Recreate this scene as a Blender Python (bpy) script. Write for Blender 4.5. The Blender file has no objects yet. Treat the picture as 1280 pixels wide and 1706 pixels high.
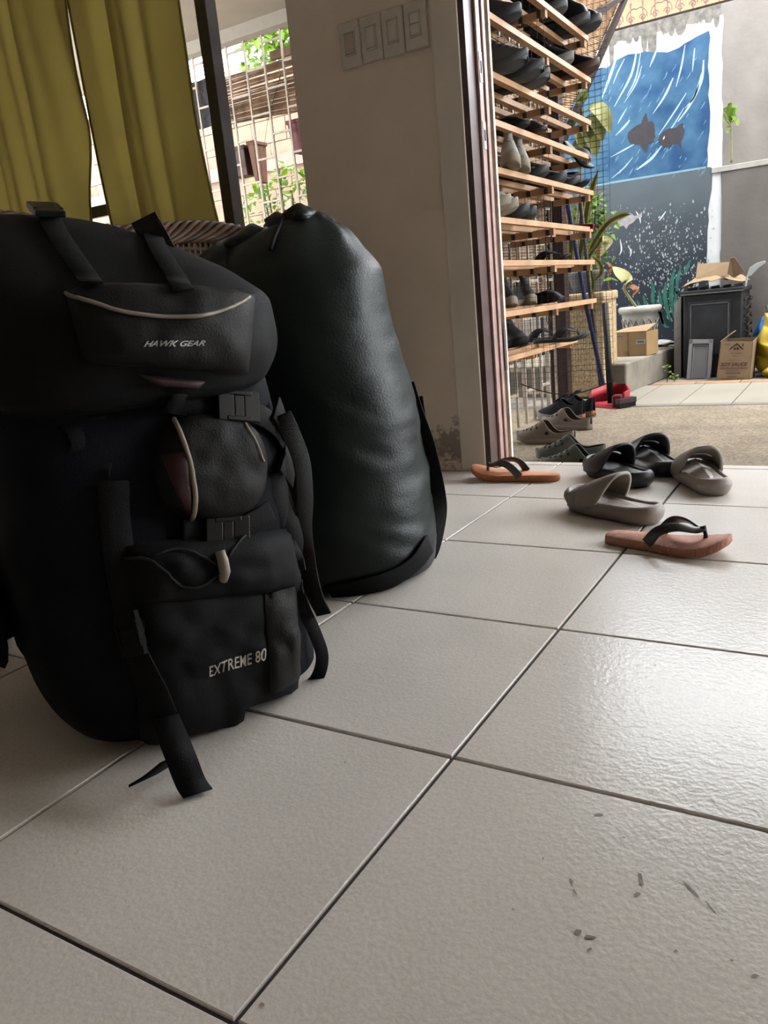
import bpy, bmesh, math, random
from mathutils import Vector, Matrix, noise
from mathutils.bvhtree import BVHTree
random.seed(7)
S = bpy.context.scene
COL = S.collection
PI = math.pi

# ------------------------------------------------------------------ camera
F_PX, W_PX, H_PX = 1304.53, 1280, 1706
PITCH, ROLL, YAW = 0.255446, -0.098385, -0.557317
CAM = Vector((0.39899, -0.341163, 0.532994))
_cp, _sp = math.cos(PITCH), math.sin(PITCH)
FW = Vector((math.sin(YAW) * _cp, math.cos(YAW) * _cp, -_sp))
_rt = Vector((math.cos(YAW), -math.sin(YAW), 0))
_up = _rt.cross(FW)
RT = math.cos(ROLL) * _rt + math.sin(ROLL) * _up
UP = -math.sin(ROLL) * _rt + math.cos(ROLL) * _up
cam_data = bpy.data.cameras.new('camera')
cam_data.sensor_fit = 'VERTICAL'
cam_data.sensor_height = 36.0
cam_data.sensor_width = 36.0 * W_PX / H_PX
cam_data.lens = 36.0 * F_PX / H_PX
cam_data.clip_start = 0.02
cam_data.clip_end = 200
cam = bpy.data.objects.new('camera', cam_data)
COL.objects.link(cam)
m3 = Matrix((RT, UP, -FW)).transposed()
cam.matrix_world = Matrix.Translation(CAM) @ m3.to_4x4()
S.camera = cam

# ------------------------------------------------------------------ light
SKY, SUN, EXPOSURE = 16.5, 9.0, 0.2
world = bpy.data.worlds.new('world')
S.world = world
world.use_nodes = True
bg = world.node_tree.nodes['Background']
bg.inputs[0].default_value = (0.93, 0.965, 1.0, 1)
bg.inputs[1].default_value = SKY
sun_data = bpy.data.lights.new('sun', 'SUN')
sun_data.energy = SUN
sun_data.angle = math.radians(1.5)
sun_data.color = (1.0, 0.95, 0.86)
sun = bpy.data.objects.new('sun', sun_data)
COL.objects.link(sun)
sun.location = (3, 4, 8)
sun.rotation_euler = Vector((-0.36, 0.03, -0.93)).to_track_quat('-Z', 'Y').to_euler()
S.view_settings.view_transform = 'Standard'
S.view_settings.look = 'None'
S.view_settings.gamma = 1
S.view_settings.exposure = EXPOSURE
S.view_settings.use_curve_mapping = False

# ------------------------------------------------------------------ helpers
def ray(u, v):
    return FW + (u - W_PX / 2) / F_PX * RT - (v - H_PX / 2) / F_PX * UP
def at_x(u, v, x):
    d = ray(u, v); return CAM + d * ((x - CAM.x) / d.x)
def at_y(u, v, y):
    d = ray(u, v); return CAM + d * ((y - CAM.y) / d.y)
def at_z(u, v, z):
    d = ray(u, v); return CAM + d * ((z - CAM.z) / d.z)

# outdoor colours and sheen are darkened together to offset the overbright sky
OUT_DIM = 0.215
OUT_DIMMED = set('old_concrete courtyard_tile terracotta_edge raw_render pale_mortar pinkish_blockwork block_joint grey_pink_plaster mural_white mural_pale_line mural_pale_blue mural_mid_blue mural_fish_grey mural_pale_fish mural_drop_white mural_weed_green grey_weathering black_weathering rusty_painted_iron peach_render brick_red_paint ledge_concrete tan_pebbledash kraft_card kraft_card_dark kraft_card_sunny white_plastic white_moulded_pot white_post_paint yellow_sack_plastic blue_plastic_film grey_laminate grey_laminate_light pale_grey_line pale_cement leaf_green leaf_yellow_green leaf_lime leaf_margin_yellow leaf_cream_yellow leaf_dry_orange plant_stem_pale pebble_washout soffit_paint beam_paint brown_painted_post dark_iron sooty_black_enamel dull_black_door worn_grey_edge grey_worn_panel grey_pot pale_mortar lower_render brown_print crimson_print faded_print tape_brown blue_print leaf_blade_dark plant_stem_green pale_stick bright_worn_trim red_dustpan_plastic dark_red_plastic orange_foam bare_soil taupe_clog_resin olive_clog_resin clog_hole_dark dirty_white_foam cream_canvas cream_rubber charcoal_rubber slate_rubber grey_canvas grey_green_foam burgundy_leather brown_gum_sole black_knit_upper black_sole grey_lace white_stripe navy_pole_paint grey_brown_pole black_pole_plastic maroon_block dark_bristle rusty_wire black_leather red_plastic bamboo_reed bamboo_reed_dark grille_beige_steel brown_plastic_pot red_brown_pot rust_pot blind_cord grey_shade_net'.split())
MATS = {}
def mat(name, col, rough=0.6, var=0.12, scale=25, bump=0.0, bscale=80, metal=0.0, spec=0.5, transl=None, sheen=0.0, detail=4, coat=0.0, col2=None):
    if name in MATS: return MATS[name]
    if name in OUT_DIMMED:
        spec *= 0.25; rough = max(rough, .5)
        col = tuple(c * OUT_DIM for c in col); col2 = tuple(c * OUT_DIM for c in col2) if col2 else None
    if name.startswith('mural'): spec = 0.1
    m = bpy.data.materials.new(name); m.use_nodes = True
    nt = m.node_tree; N = nt.nodes; L = nt.links
    b = N['Principled BSDF']
    b.inputs['Roughness'].default_value = rough
    b.inputs['Metallic'].default_value = metal
    b.inputs['Specular IOR Level'].default_value = spec
    b.inputs['Coat Weight'].default_value = coat
    if sheen: b.inputs['Sheen Weight'].default_value = sheen
    tc = N.new('ShaderNodeTexCoord')
    nz = N.new('ShaderNodeTexNoise'); nz.inputs['Scale'].default_value = scale; nz.inputs['Detail'].default_value = detail
    L.new(tc.outputs['Object'], nz.inputs['Vector'])
    rp = N.new('ShaderNodeValToRGB')
    c2 = col2 if col2 else tuple(min(1, c * (1 + var)) for c in col)
    c1 = tuple(c * (1 - var) for c in col)
    rp.color_ramp.elements[0].position = 0.32; rp.color_ramp.elements[0].color = (*c1, 1)
    rp.color_ramp.elements[1].position = 0.68; rp.color_ramp.elements[1].color = (*c2, 1)
    L.new(nz.outputs['Fac'], rp.inputs['Fac'])
    L.new(rp.outputs['Color'], b.inputs['Base Color'])
    if bump:
        n2 = N.new('ShaderNodeTexNoise'); n2.inputs['Scale'].default_value = bscale; n2.inputs['Detail'].default_value = 3
        L.new(tc.outputs['Object'], n2.inputs['Vector'])
        bp = N.new('ShaderNodeBump'); bp.inputs['Strength'].default_value = bump; bp.inputs['Distance'].default_value = 0.004
        L.new(n2.outputs['Fac'], bp.inputs['Height']); L.new(bp.outputs['Normal'], b.inputs['Normal'])
    if transl:
        tr = N.new('ShaderNodeBsdfTranslucent'); mx = N.new('ShaderNodeMixShader')
        mx.inputs[0].default_value = transl
        L.new(rp.outputs['Color'], tr.inputs['Color'])
        L.new(b.outputs[0], mx.inputs[1]); L.new(tr.outputs[0], mx.inputs[2])
        L.new(mx.outputs[0], N['Material Output'].inputs['Surface'])
    MATS[name] = m
    return m

class MB:
    def __init__(s): s.v = []; s.f = []; s.mi = []; s.cur = 0
    def add(s, vs, fs):
        o = len(s.v); s.v += [Vector(p) for p in vs]
        for f in fs: s.f.append(tuple(i + o for i in f)); s.mi.append(s.cur)
        return s
    def box(s, x0, x1, y0, y1, z0, z1):
        return s.add([(x0,y0,z0),(x1,y0,z0),(x1,y1,z0),(x0,y1,z0),(x0,y0,z1),(x1,y0,z1),(x1,y1,z1),(x0,y1,z1)],
                     [(0,3,2,1),(4,5,6,7),(0,1,5,4),(1,2,6,5),(2,3,7,6),(3,0,4,7)])
    def bar(s, a, b, w, h, up=Vector((0,0,1))):
        a, b = Vector(a), Vector(b); d = (b - a).normalized()
        if abs(d.dot(up)) > 0.98: up = Vector((1,0,0))
        x = d.cross(up).normalized(); y = x.cross(d).normalized()
        vs = [p + x * sx * w / 2 + y * sy * h / 2 for p in (a, b) for sx, sy in ((-1,-1),(1,-1),(1,1),(-1,1))]
        return s.add(vs, [(3,2,1,0),(4,5,6,7),(0,1,5,4),(1,2,6,5),(2,3,7,6),(3,0,4,7)])
    def tube(s, path, r, n=6, caps=True, closed=False):
        path = [Vector(p) for p in path]; k = len(path)
        rr = r if isinstance(r, (list, tuple)) else [r] * k
        ref = Vector((0,0,1)); rings = []; px = None
        for i in range(k):
            a = path[(i - 1) % k] if closed else path[max(i - 1, 0)]
            c = path[(i + 1) % k] if closed else path[min(i + 1, k - 1)]
            d = (c - a)
            d = d.normalized() if d.length > 1e-9 else Vector((0,0,1))
            x = px - d * px.dot(d) if px is not None else d.cross(ref)
            if x.length < 1e-4: x = d.cross(Vector((1,0,0)))
            x.normalize(); y = d.cross(x); px = x
            rings.append([path[i] + (x * math.cos(2*PI*j/n) + y * math.sin(2*PI*j/n)) * rr[i] for j in range(n)])
        return s.loft(rings, caps and not closed, closed)
    def loft(s, rings, caps=True, closed=False):
        n = len(rings[0]); k = len(rings); vs = [p for r in rings for p in r]; fs = []
        for i in range(k if closed else k - 1):
            a, b = i * n, ((i + 1) % k) * n
            for j in range(n):
                fs.append((a + j, a + (j + 1) % n, b + (j + 1) % n, b + j))
        if caps: fs += [tuple(reversed(range(n))), tuple(range((k - 1) * n, k * n))]
        return s.add(vs, fs)
    def lathe(s, prof, c=(0,0,0), n=24, caps=False):
        c = Vector(c)
        return s.loft([[c + Vector((r*math.cos(2*PI*j/n), r*math.sin(2*PI*j/n), z)) for j in range(n)] for r, z in prof], caps)
    def prism(s, pts, z0, z1, f=None):
        f = f or (lambda x, y, z: (x, y, z)); n = len(pts)
        vs = [f(x, y, z0) for x, y in pts] + [f(x, y, z1) for x, y in pts]
        return s.add(vs, [tuple(reversed(range(n))), tuple(range(n, 2*n))] + [(i, (i+1) % n, (i+1) % n + n, i + n) for i in range(n)])
    def ribbon(s, path, wid, nor, th):
        """strap: centre path, width vectors (per point or one), normals, thickness"""
        k = len(path); rings = []
        for i in range(k):
            w = wid[i] if isinstance(wid, list) else wid
            nn = nor[i] if isinstance(nor, list) else nor
            p = Vector(path[i]); rings.append([p - w/2 - nn*th/2, p + w/2 - nn*th/2, p + w/2 + nn*th/2, p - w/2 + nn*th/2])
        return s.loft(rings, True)
    def grid(s, fn, nu, nv):
        vs = [fn(i / nu, j / nv) for i in range(nu + 1) for j in range(nv + 1)]
        return s.add(vs, [(i*(nv+1)+j, (i+1)*(nv+1)+j, (i+1)*(nv+1)+j+1, i*(nv+1)+j+1) for i in range(nu) for j in range(nv)])
    def build(s, name, m, parent=None, smooth=False, bevel=0, seg=2, solid=0, sub=0, recalc=True):
        me = bpy.data.meshes.new(name)
        off = parent_world(parent) if parent is not None else Vector()
        me.from_pydata([tuple(p - off) for p in s.v], [], s.f)
        ms = m if isinstance(m, (list, tuple)) else [m]
        for x in ms: me.materials.append(x)
        if len(ms) > 1: me.polygons.foreach_set('material_index', s.mi)
        if recalc:
            b = bmesh.new(); b.from_mesh(me); bmesh.ops.recalc_face_normals(b, faces=b.faces); b.to_mesh(me); b.free()
        if smooth: me.polygons.foreach_set('use_smooth', [True] * len(me.polygons))
        o = bpy.data.objects.new(name, me); COL.objects.link(o)
        if parent is not None: o.parent = parent
        if bevel:
            md = o.modifiers.new('bevel', 'BEVEL'); md.width = bevel; md.segments = seg; md.limit_method = 'ANGLE'; md.angle_limit = math.radians(40)
        if solid:
            md = o.modifiers.new('solid', 'SOLIDIFY'); md.thickness = solid; md.offset = -1
        if sub:
            md = o.modifiers.new('sub', 'SUBSURF'); md.levels = sub; md.render_levels = sub
        return o

def parent_world(p):
    v = Vector(p.location)
    while p.parent is not None: p = p.parent; v += Vector(p.location)
    return v
def tag(o, label, cat, group=None, kind=None):
    o['label'] = label; o['category'] = cat
    if group: o['group'] = group
    if kind: o['kind'] = kind
    return o
def thing(name, label, cat, loc=(0,0,0), group=None):
    o = bpy.data.objects.new(name, None); COL.objects.link(o)
    o.location = loc; o.empty_display_size = 0.05
    return tag(o, label, cat, group)
def struct(o, kind='structure'):
    o['kind'] = kind; return o
def stuff(o): o['kind'] = 'stuff'; return o
def lerp(a, b, t): return a + (b - a) * t
def sstep(a, b, x):
    t = max(0, min(1, (x - a) / (b - a))); return t*t*(3 - 2*t)
def table(tab, t):
    for (a, x), (b, y) in zip(tab, tab[1:]):
        if t <= b: return lerp(x, y, (t - a) / (b - a) if b > a else 0)
    return tab[-1][1]
def stable(tab, t):
    # monotone cubic through the table
    n = len(tab)
    if t <= tab[0][0]: return tab[0][1]
    if t >= tab[-1][0]: return tab[-1][1]
    i = next(k for k in range(n - 1) if t <= tab[k+1][0])
    sl = lambda k: (tab[k+1][1] - tab[k][1]) / (tab[k+1][0] - tab[k][0])
    def tang(k):
        if k == 0: return sl(0)
        if k == n - 1: return sl(n - 2)
        a, b = sl(k-1), sl(k)
        return 0.0 if a*b <= 0 else 2*a*b/(a + b)
    (a, x), (b, y) = tab[i], tab[i+1]; h = b - a; u = (t - a)/h
    return x*(1+2*u)*(1-u)**2 + tang(i)*h*u*(1-u)**2 + y*u*u*(3-2*u) + tang(i+1)*h*u*u*(u-1)
def curve_pts(pts, n=8):
    """Catmull-Rom through the points"""
    P = [Vector(p) for p in pts]; P = [2*P[0]-P[1]] + P + [2*P[-1]-P[-2]]; out = []
    for i in range(1, len(P) - 2):
        for k in range(n):
            t = k / n
            out.append(0.5*((2*P[i]) + (P[i+1]-P[i-1])*t + (2*P[i-1]-5*P[i]+4*P[i+1]-P[i+2])*t*t + (3*P[i]-P[i-1]-3*P[i+1]+P[i+2])*t**3))
    out.append(P[-2]); return out
def ellipse_pts(c, rx, ry, n=14): return [(c[0]+rx*math.cos(2*PI*k/n), c[1]+ry*math.sin(2*PI*k/n)) for k in range(n)]
def text_mesh(txt, size, shear=0.0, extrude=0.0, spacing=1.0, bold=0.0):
    cu = bpy.data.curves.new('lettering', 'FONT'); cu.body = txt; cu.size = size; cu.shear = shear; cu.extrude = extrude
    cu.align_x = 'CENTER'; cu.align_y = 'CENTER'; cu.space_character = spacing; cu.offset = bold; cu.resolution_u = 3
    o = bpy.data.objects.new('lettering', cu); COL.objects.link(o)
    dg = bpy.context.evaluated_depsgraph_get(); me = bpy.data.meshes.new_from_object(o.evaluated_get(dg))
    vs = [v.co.copy() for v in me.vertices]; fs = [tuple(p.vertices) for p in me.polygons]
    bpy.data.objects.remove(o); bpy.data.curves.remove(cu); bpy.data.meshes.remove(me)
    return vs, fs
# ------------------------------------------------------------------ room shell
def wall_material():
    m = mat('interior_paint', (0.70, 0.605, 0.50), 0.5, 0.04, 6, 0.12, 60)
    nt = m.node_tree; N = nt.nodes; L = nt.links; b = N['Principled BSDF']
    old = b.inputs['Base Color'].links[0].from_socket
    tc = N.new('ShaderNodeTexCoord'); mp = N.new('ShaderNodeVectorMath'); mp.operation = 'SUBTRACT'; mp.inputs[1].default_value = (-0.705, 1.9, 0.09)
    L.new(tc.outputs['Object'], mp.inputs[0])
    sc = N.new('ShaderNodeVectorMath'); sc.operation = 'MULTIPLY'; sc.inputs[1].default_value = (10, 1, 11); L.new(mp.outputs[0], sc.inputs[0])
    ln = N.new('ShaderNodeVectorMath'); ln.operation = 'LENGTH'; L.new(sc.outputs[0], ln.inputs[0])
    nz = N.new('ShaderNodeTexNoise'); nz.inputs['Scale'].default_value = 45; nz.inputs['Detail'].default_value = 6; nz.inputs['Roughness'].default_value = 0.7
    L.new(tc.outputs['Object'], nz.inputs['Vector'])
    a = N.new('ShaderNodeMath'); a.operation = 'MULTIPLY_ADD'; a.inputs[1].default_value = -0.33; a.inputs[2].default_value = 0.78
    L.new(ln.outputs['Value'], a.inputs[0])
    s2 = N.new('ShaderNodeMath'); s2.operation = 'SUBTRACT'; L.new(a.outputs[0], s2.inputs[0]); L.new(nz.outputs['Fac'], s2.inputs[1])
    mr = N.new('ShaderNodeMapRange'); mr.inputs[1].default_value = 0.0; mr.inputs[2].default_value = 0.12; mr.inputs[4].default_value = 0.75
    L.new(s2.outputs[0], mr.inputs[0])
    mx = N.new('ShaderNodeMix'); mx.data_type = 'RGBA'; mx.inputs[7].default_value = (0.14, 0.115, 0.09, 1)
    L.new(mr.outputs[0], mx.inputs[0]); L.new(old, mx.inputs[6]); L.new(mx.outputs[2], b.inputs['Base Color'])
    return m
def tile_material(name, col, rough):
    if name in OUT_DIMMED: col = tuple(c * OUT_DIM for c in col)
    m = mat(name, col, rough, 0.0, 5, 0, 80)
    nt = m.node_tree; N = nt.nodes; L = nt.links; b = N['Principled BSDF']; b.inputs['Specular IOR Level'].default_value = 0.24
    tc = N.new('ShaderNodeTexCoord'); geo = N.new('ShaderNodeNewGeometry')
    n1 = N.new('ShaderNodeTexNoise'); n1.inputs['Scale'].default_value = 3; n1.inputs['Detail'].default_value = 3
    n2 = N.new('ShaderNodeTexNoise'); n2.inputs['Scale'].default_value = 210; n2.inputs['Detail'].default_value = 3
    n3 = N.new('ShaderNodeTexNoise'); n3.inputs['Scale'].default_value = 95; n3.inputs['Detail'].default_value = 2
    for n in (n1, n2, n3): L.new(geo.outputs['Position'], n.inputs['Vector'])
    r1 = N.new('ShaderNodeValToRGB'); e = r1.color_ramp.elements
    e[0].position = 0.36; e[0].color = (*[c*0.9 for c in col], 1); e[1].position = 0.6; e[1].color = (*col, 1)
    L.new(n2.outputs['Fac'], r1.inputs['Fac'])
    r2 = N.new('ShaderNodeMapRange'); r2.inputs[1].default_value = 0.3; r2.inputs[2].default_value = 0.7; r2.inputs[3].default_value = 0.9; r2.inputs[4].default_value = 1.06
    L.new(n1.outputs['Fac'], r2.inputs[0])
    mu = N.new('ShaderNodeVectorMath'); mu.operation = 'SCALE'; L.new(r1.outputs['Color'], mu.inputs[0]); L.new(r2.outputs[0], mu.inputs['Scale'])
    # scuffs and specks of dirt
    v = N.new('ShaderNodeTexVoronoi'); v.inputs['Scale'].default_value = 9; L.new(geo.outputs['Position'], v.inputs['Vector'])
    lt = N.new('ShaderNodeMath'); lt.operation = 'LESS_THAN'; lt.inputs[1].default_value = 0.03; L.new(v.outputs['Distance'], lt.inputs[0])
    n4 = N.new('ShaderNodeTexNoise'); n4.inputs['Scale'].default_value = 2.2; L.new(geo.outputs['Position'], n4.inputs['Vector'])
    g4 = N.new('ShaderNodeMath'); g4.operation = 'GREATER_THAN'; g4.inputs[1].default_value = 0.55; L.new(n4.outputs['Fac'], g4.inputs[0])
    mm = N.new('ShaderNodeMath'); mm.operation = 'MULTIPLY'; L.new(lt.outputs[0], mm.inputs[0]); L.new(g4.outputs[0], mm.inputs[1])
    m2 = N.new('ShaderNodeMath'); m2.operation = 'MULTIPLY'; m2.inputs[1].default_value = 0.6; L.new(mm.outputs[0], m2.inputs[0])
    mx = N.new('ShaderNodeMix'); mx.data_type = 'RGBA'; mx.inputs[7].default_value = (0.1, 0.08, 0.06, 1)
    L.new(m2.outputs[0], mx.inputs[0]); L.new(mu.outputs[0], mx.inputs[6]); L.new(mx.outputs[2], b.inputs['Base Color'])
    bp = N.new('ShaderNodeBump'); bp.inputs['Strength'].default_value = 0.19; bp.inputs['Distance'].default_value = 0.003
    ad = N.new('ShaderNodeMath'); ad.operation = 'MULTIPLY_ADD'; ad.inputs[1].default_value = 0.55
    L.new(n2.outputs['Fac'], ad.inputs[0]); L.new(n3.outputs['Fac'], ad.inputs[2])
    L.new(ad.outputs[0], bp.inputs['Height']); L.new(bp.outputs['Normal'], b.inputs['Normal'])
    return m
paint = wall_material()
grout = mat('grout', (0.045, 0.038, 0.032), 0.9, 0.3, 30)
tile_m = tile_material('floor_tile', (0.67, 0.625, 0.57), 0.22)
ceil_m = mat('ceiling_paint', (0.72, 0.69, 0.63), 0.7, 0.03)
soffit_m = mat('soffit_paint', (0.64, 0.52, 0.38), 0.7, 0.06, 5)

RX0, RX1, RY0, RY1 = -3.4, 2.6, -3.4, 1.9
DX0, DX1, DZ = -0.582, 2.3, 2.35          # the doorway, its unseen right side widened to let in more skylight
WX0, WX1, WZ0, WZ1 = -3.05, -1.173, 0.78, 2.2   # the window

fl = struct(MB().box(RX0, RX1, RY0, 2.045, -0.16, -0.004).build('floor', grout))
T = 0.4
def add_tiles(parent, nm, m, xs, ys, gap, z0, z1, bev=0.0012, jit=0.0):
    cache = {}
    for i in range(len(xs) - 1):
        for j in range(len(ys) - 1):
            w, d = xs[i+1] - xs[i] - gap, ys[j+1] - ys[j] - gap
            key = (round(w, 4), round(d, 4))
            if key not in cache:
                me = bpy.data.meshes.new(nm)
                h = z1 - z0; k = bev
                vs = [(sx*w/2, sy*d/2, 0) for sx, sy in ((-1,-1),(1,-1),(1,1),(-1,1))] + [(sx*w/2, sy*d/2, h-k) for sx, sy in ((-1,-1),(1,-1),(1,1),(-1,1))] + [(sx*(w/2-k), sy*(d/2-k), h) for sx, sy in ((-1,-1),(1,-1),(1,1),(-1,1))]
                fs = [(3,2,1,0),(8,9,10,11)] + [(a, (a+1)%4, (a+1)%4+4, a+4) for a in range(4)] + [(a+4, (a+1)%4+4, (a+1)%4+8, a+8) for a in range(4)]
                me.from_pydata(vs, [], fs); me.materials.append(m); cache[key] = me
            o = bpy.data.objects.new(nm, cache[key]); COL.objects.link(o); o.parent = parent
            o.location = ((xs[i]+xs[i+1])/2, (ys[j]+ys[j+1])/2, z0 + random.uniform(-jit, jit))
xs = [RX0 + 0.2] + [T*i for i in range(-7, 7)]
xs = [-3.2] + [round(T*i, 3) for i in range(-7, 7)] + [2.6]
ys = [round(T*j, 3) for j in range(-8, 6)] + [2.045]
add_tiles(fl, 'tile', tile_m, xs, ys, 0.0052, -0.010, 0.0, 0.0012, 0.0003)

scuff = mat('scuff_dirt', (0.26, 0.225, 0.19), 0.8, 0.3, 60)
def scuffs():
    rs = random.Random(8)
    for (u, v, l, w, a) in ((1068,1465,.030,.006,1.9),(1062,1490,.012,.008,.8),(952,1470,.016,.006,2.0),(958,1485,.014,.003,2.2),(984,1561,.014,.007,.3),(963,1552,.010,.009,1.0),(982,1582,.012,.004,1.2),(1150,1480,.045,.004,2.4),(1185,1512,.030,.003,2.3),(998,1357,.018,.007,.5),(437,1673,.008,.006,.3),(942,1107,.010,.004,.6),(1092,1108,.006,.004,.3),(855,1515,.004,.004,0),(1040,1395,.004,.004,0),(905,1430,.006,.003,1.8),(1126,1585,.008,.004,1),(1260,1625,.008,.004,.4),(575,1270,.005,.003,0),(1220,1600,.004,.004,0)):
        p = at_z(u, v, 0.0007); n = 9
        pts = []
        for k in range(n):
            q = 2*PI*k/n; rr = rs.uniform(.6, 1.15); x, y = math.cos(q)*l*.36*rr, math.sin(q)*w*.36*rr
            pts.append(p + Vector((x*math.cos(a) - y*math.sin(a), x*math.sin(a) + y*math.cos(a), 0)))
        MB().add(pts, [tuple(range(n))]).build('scuff_mark', scuff, fl, recalc=False)
scuffs()
# front wall with window opening and doorway (Y 1.9 .. 2.05)
w = MB()
w.box(WX1, -0.598, 1.9, 2.05, -0.15, 2.7)                 # pier between the window and the doorway
w.box(RX0, WX0, 1.9, 2.05, -0.15, 2.7)
w.box(WX0, WX1, 1.9, 2.05, -0.15, WZ0)
w.box(WX0, WX1, 1.9, 2.05, WZ1, 2.7)
w.box(DX0, DX1, 1.9, 2.05, DZ, 2.7)
w.box(DX1, RX1, 1.9, 2.05, -0.15, 2.7)
wf = struct(w.build('wall_front', paint))
casing = MB().box(-0.683, -0.600, 1.893, 1.9, 0, DZ + 0.09).build('door_casing', mat('casing_paint', (0.66, 0.60, 0.51), 0.45, 0.05, 8, 0.1, 50), wf, bevel=0.002)
struct(MB().box(WX1, -0.683, 1.889, 1.9, 0.0, 0.032).build('baseboard_front', paint, None, bevel=0.002))
struct(MB().box(RX0 - 0.12, RX0, RY0, 2.05, -0.15, 2.7).build('wall_left', paint))
struct(MB().box(RX1, RX1 + 0.12, RY0, 2.05, -0.15, 2.7).build('wall_right', paint))
struct(MB().box(RX0 - .12, RX1 + .12, RY0 - 0.12, RY0, -0.15, 2.7).build('wall_back', paint))
struct(MB().box(RX0 - .12, RX1 + .12, RY0 - .12, 2.05, 2.7, 2.8).build('ceiling', ceil_m))

# door frame (jamb): dark rebate, two pinkish stops, dark groove, pale edge strip
dark_j = mat('jamb_dark_brown', (0.07, 0.042, 0.038), 0.4, 0.25, 14, 0.1, 90)
pink_j = mat('jamb_rosy_brown', (0.30, 0.19, 0.165), 0.38, 0.22, 18, 0.15, 70)
cream = mat('jamb_cream_edge', (0.62, 0.54, 0.42), 0.6, 0.2, 30)
steel = mat('dull_steel', (0.42, 0.40, 0.37), 0.4, 0.25, 60, metal=0.8)
black_hole = mat('recess_black', (0.01, 0.01, 0.01), 0.9)
df = struct(bpy.data.objects.new('door_1', None)); COL.objects.link(df); df['kind'] = 'structure'
MB().box(-0.599, DX0, 1.899, 2.05, 0, DZ).build('jamb_lining', dark_j, df)
MB().box(DX0, DX0 + 0.010, 1.957, 1.985, 0, DZ).build('jamb_stop', pink_j, df, bevel=0.003)
MB().box(DX0, DX0 + 0.012, 1.997, 2.018, 0, DZ).build('jamb_stop', pink_j, df, bevel=0.003)
MB().box(DX0 - 0.002, DX0 + 0.014, 2.038, 2.052, 0, DZ).build('jamb_edge_strip', cream, df, bevel=0.001)
MB().box(DX0, DX1, 1.93, 2.03, DZ - 0.04, DZ).build('door_head', dark_j, df, bevel=0.003)
for (zc, hh) in ((1.165, 0.055), (0.985, 0.05)):
    pl = MB().box(DX0 + 0.010, DX0 + 0.012, 1.962, 1.980, zc - hh/2 - .012, zc + hh/2 + .012).build('strike_plate', steel, df)
    MB().box(DX0 + 0.0118, DX0 + 0.0126, 1.966, 1.976, zc - hh*.3, zc + hh*.3).build('latch_hole', black_hole, pl)
MB().box(DX0 + 0.012, DX0 + 0.017, 2.020, 2.036, 0.30, 0.43).build('hinge_leaf', dark_j, df, bevel=0.001)

# window frame
alu = mat('window_frame_dark', (0.028, 0.027, 0.03), 0.35, 0.2, 20)
wn = bpy.data.objects.new('window_1', None); COL.objects.link(wn); struct(wn)
MB().box(WX1 - 0.006, WX1, 1.92, 2.04, WZ0, WZ1).build('window_frame', paint, wn)
MB().box(-1.563, -1.515, 1.93, 1.985, WZ0, WZ1).build('mullion', alu, wn, bevel=0.003)
MB().box(WX0, WX1, 1.93, 2.0, WZ0, WZ0 + 0.05).build('window_sill_rail', alu, wn, bevel=0.003)
MB().box(WX0, WX1, 1.93, 2.0, WZ1 - 0.05, WZ1).build('window_head_rail', alu, wn, bevel=0.003)
MB().box(-2.42, -1.80, 1.965, 1.985, 0.985, 1.028).build('sash_rail', alu, wn, bevel=0.002)
MB().box(-2.46, -2.42, 1.965, 1.985, WZ0, WZ1).build('sash_stile', alu, wn, bevel=0.002)
MB().box(WX0, WX0 + 0.04, 1.93, 1.985, WZ0, WZ1).build('window_frame_side', alu, wn, bevel=0.003)

# light switches
swm = mat('switch_plate_ivory', (0.56, 0.52, 0.44), 0.42, 0.05)
swr = mat('switch_rocker_rosy', (0.46, 0.36, 0.31), 0.4, 0.05)
names = ['wall switch plate nearest the window, with rosy rocker', 'second wall switch plate from the window, narrow rocker',
         'third wall switch plate from the window, tall rocker', 'wall switch plate nearest the doorway, double rocker']
for k in range(4):
    x0 = -0.985 + k * 0.0735
    t = thing('wall_switch', names[k], 'switch', (x0 + .035, 1.9, 1.293), 'switch plates on the pier')
    MB().box(x0, x0 + 0.0715, 1.889, 1.8999, 1.231, 1.355).build('switch_plate', swm, t, bevel=0.004)
    fr = MB()
    for a, b, c, d in ((.017,.055,1.262,1.266),(.017,.055,1.323,1.327),(.017,.020,1.262,1.327),(.052,.055,1.262,1.327)):
        fr.box(x0+a, x0+b, 1.8855, 1.8895, c, d)
    fr.build('rocker_surround', swm, t)
    if k == 3:
        MB().box(x0+.021, x0+.051, 1.8845, 1.8895, 1.267, 1.293).build('rocker', swm, t, bevel=.0015)
        MB().box(x0+.021, x0+.051, 1.8845, 1.8895, 1.296, 1.322).build('rocker', swm, t, bevel=.0015)
    else:
        MB().box(x0+.021, x0+.051, 1.8845, 1.8895, 1.267, 1.322).build('rocker', swr if k == 0 else swm, t, bevel=.0015)

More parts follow.
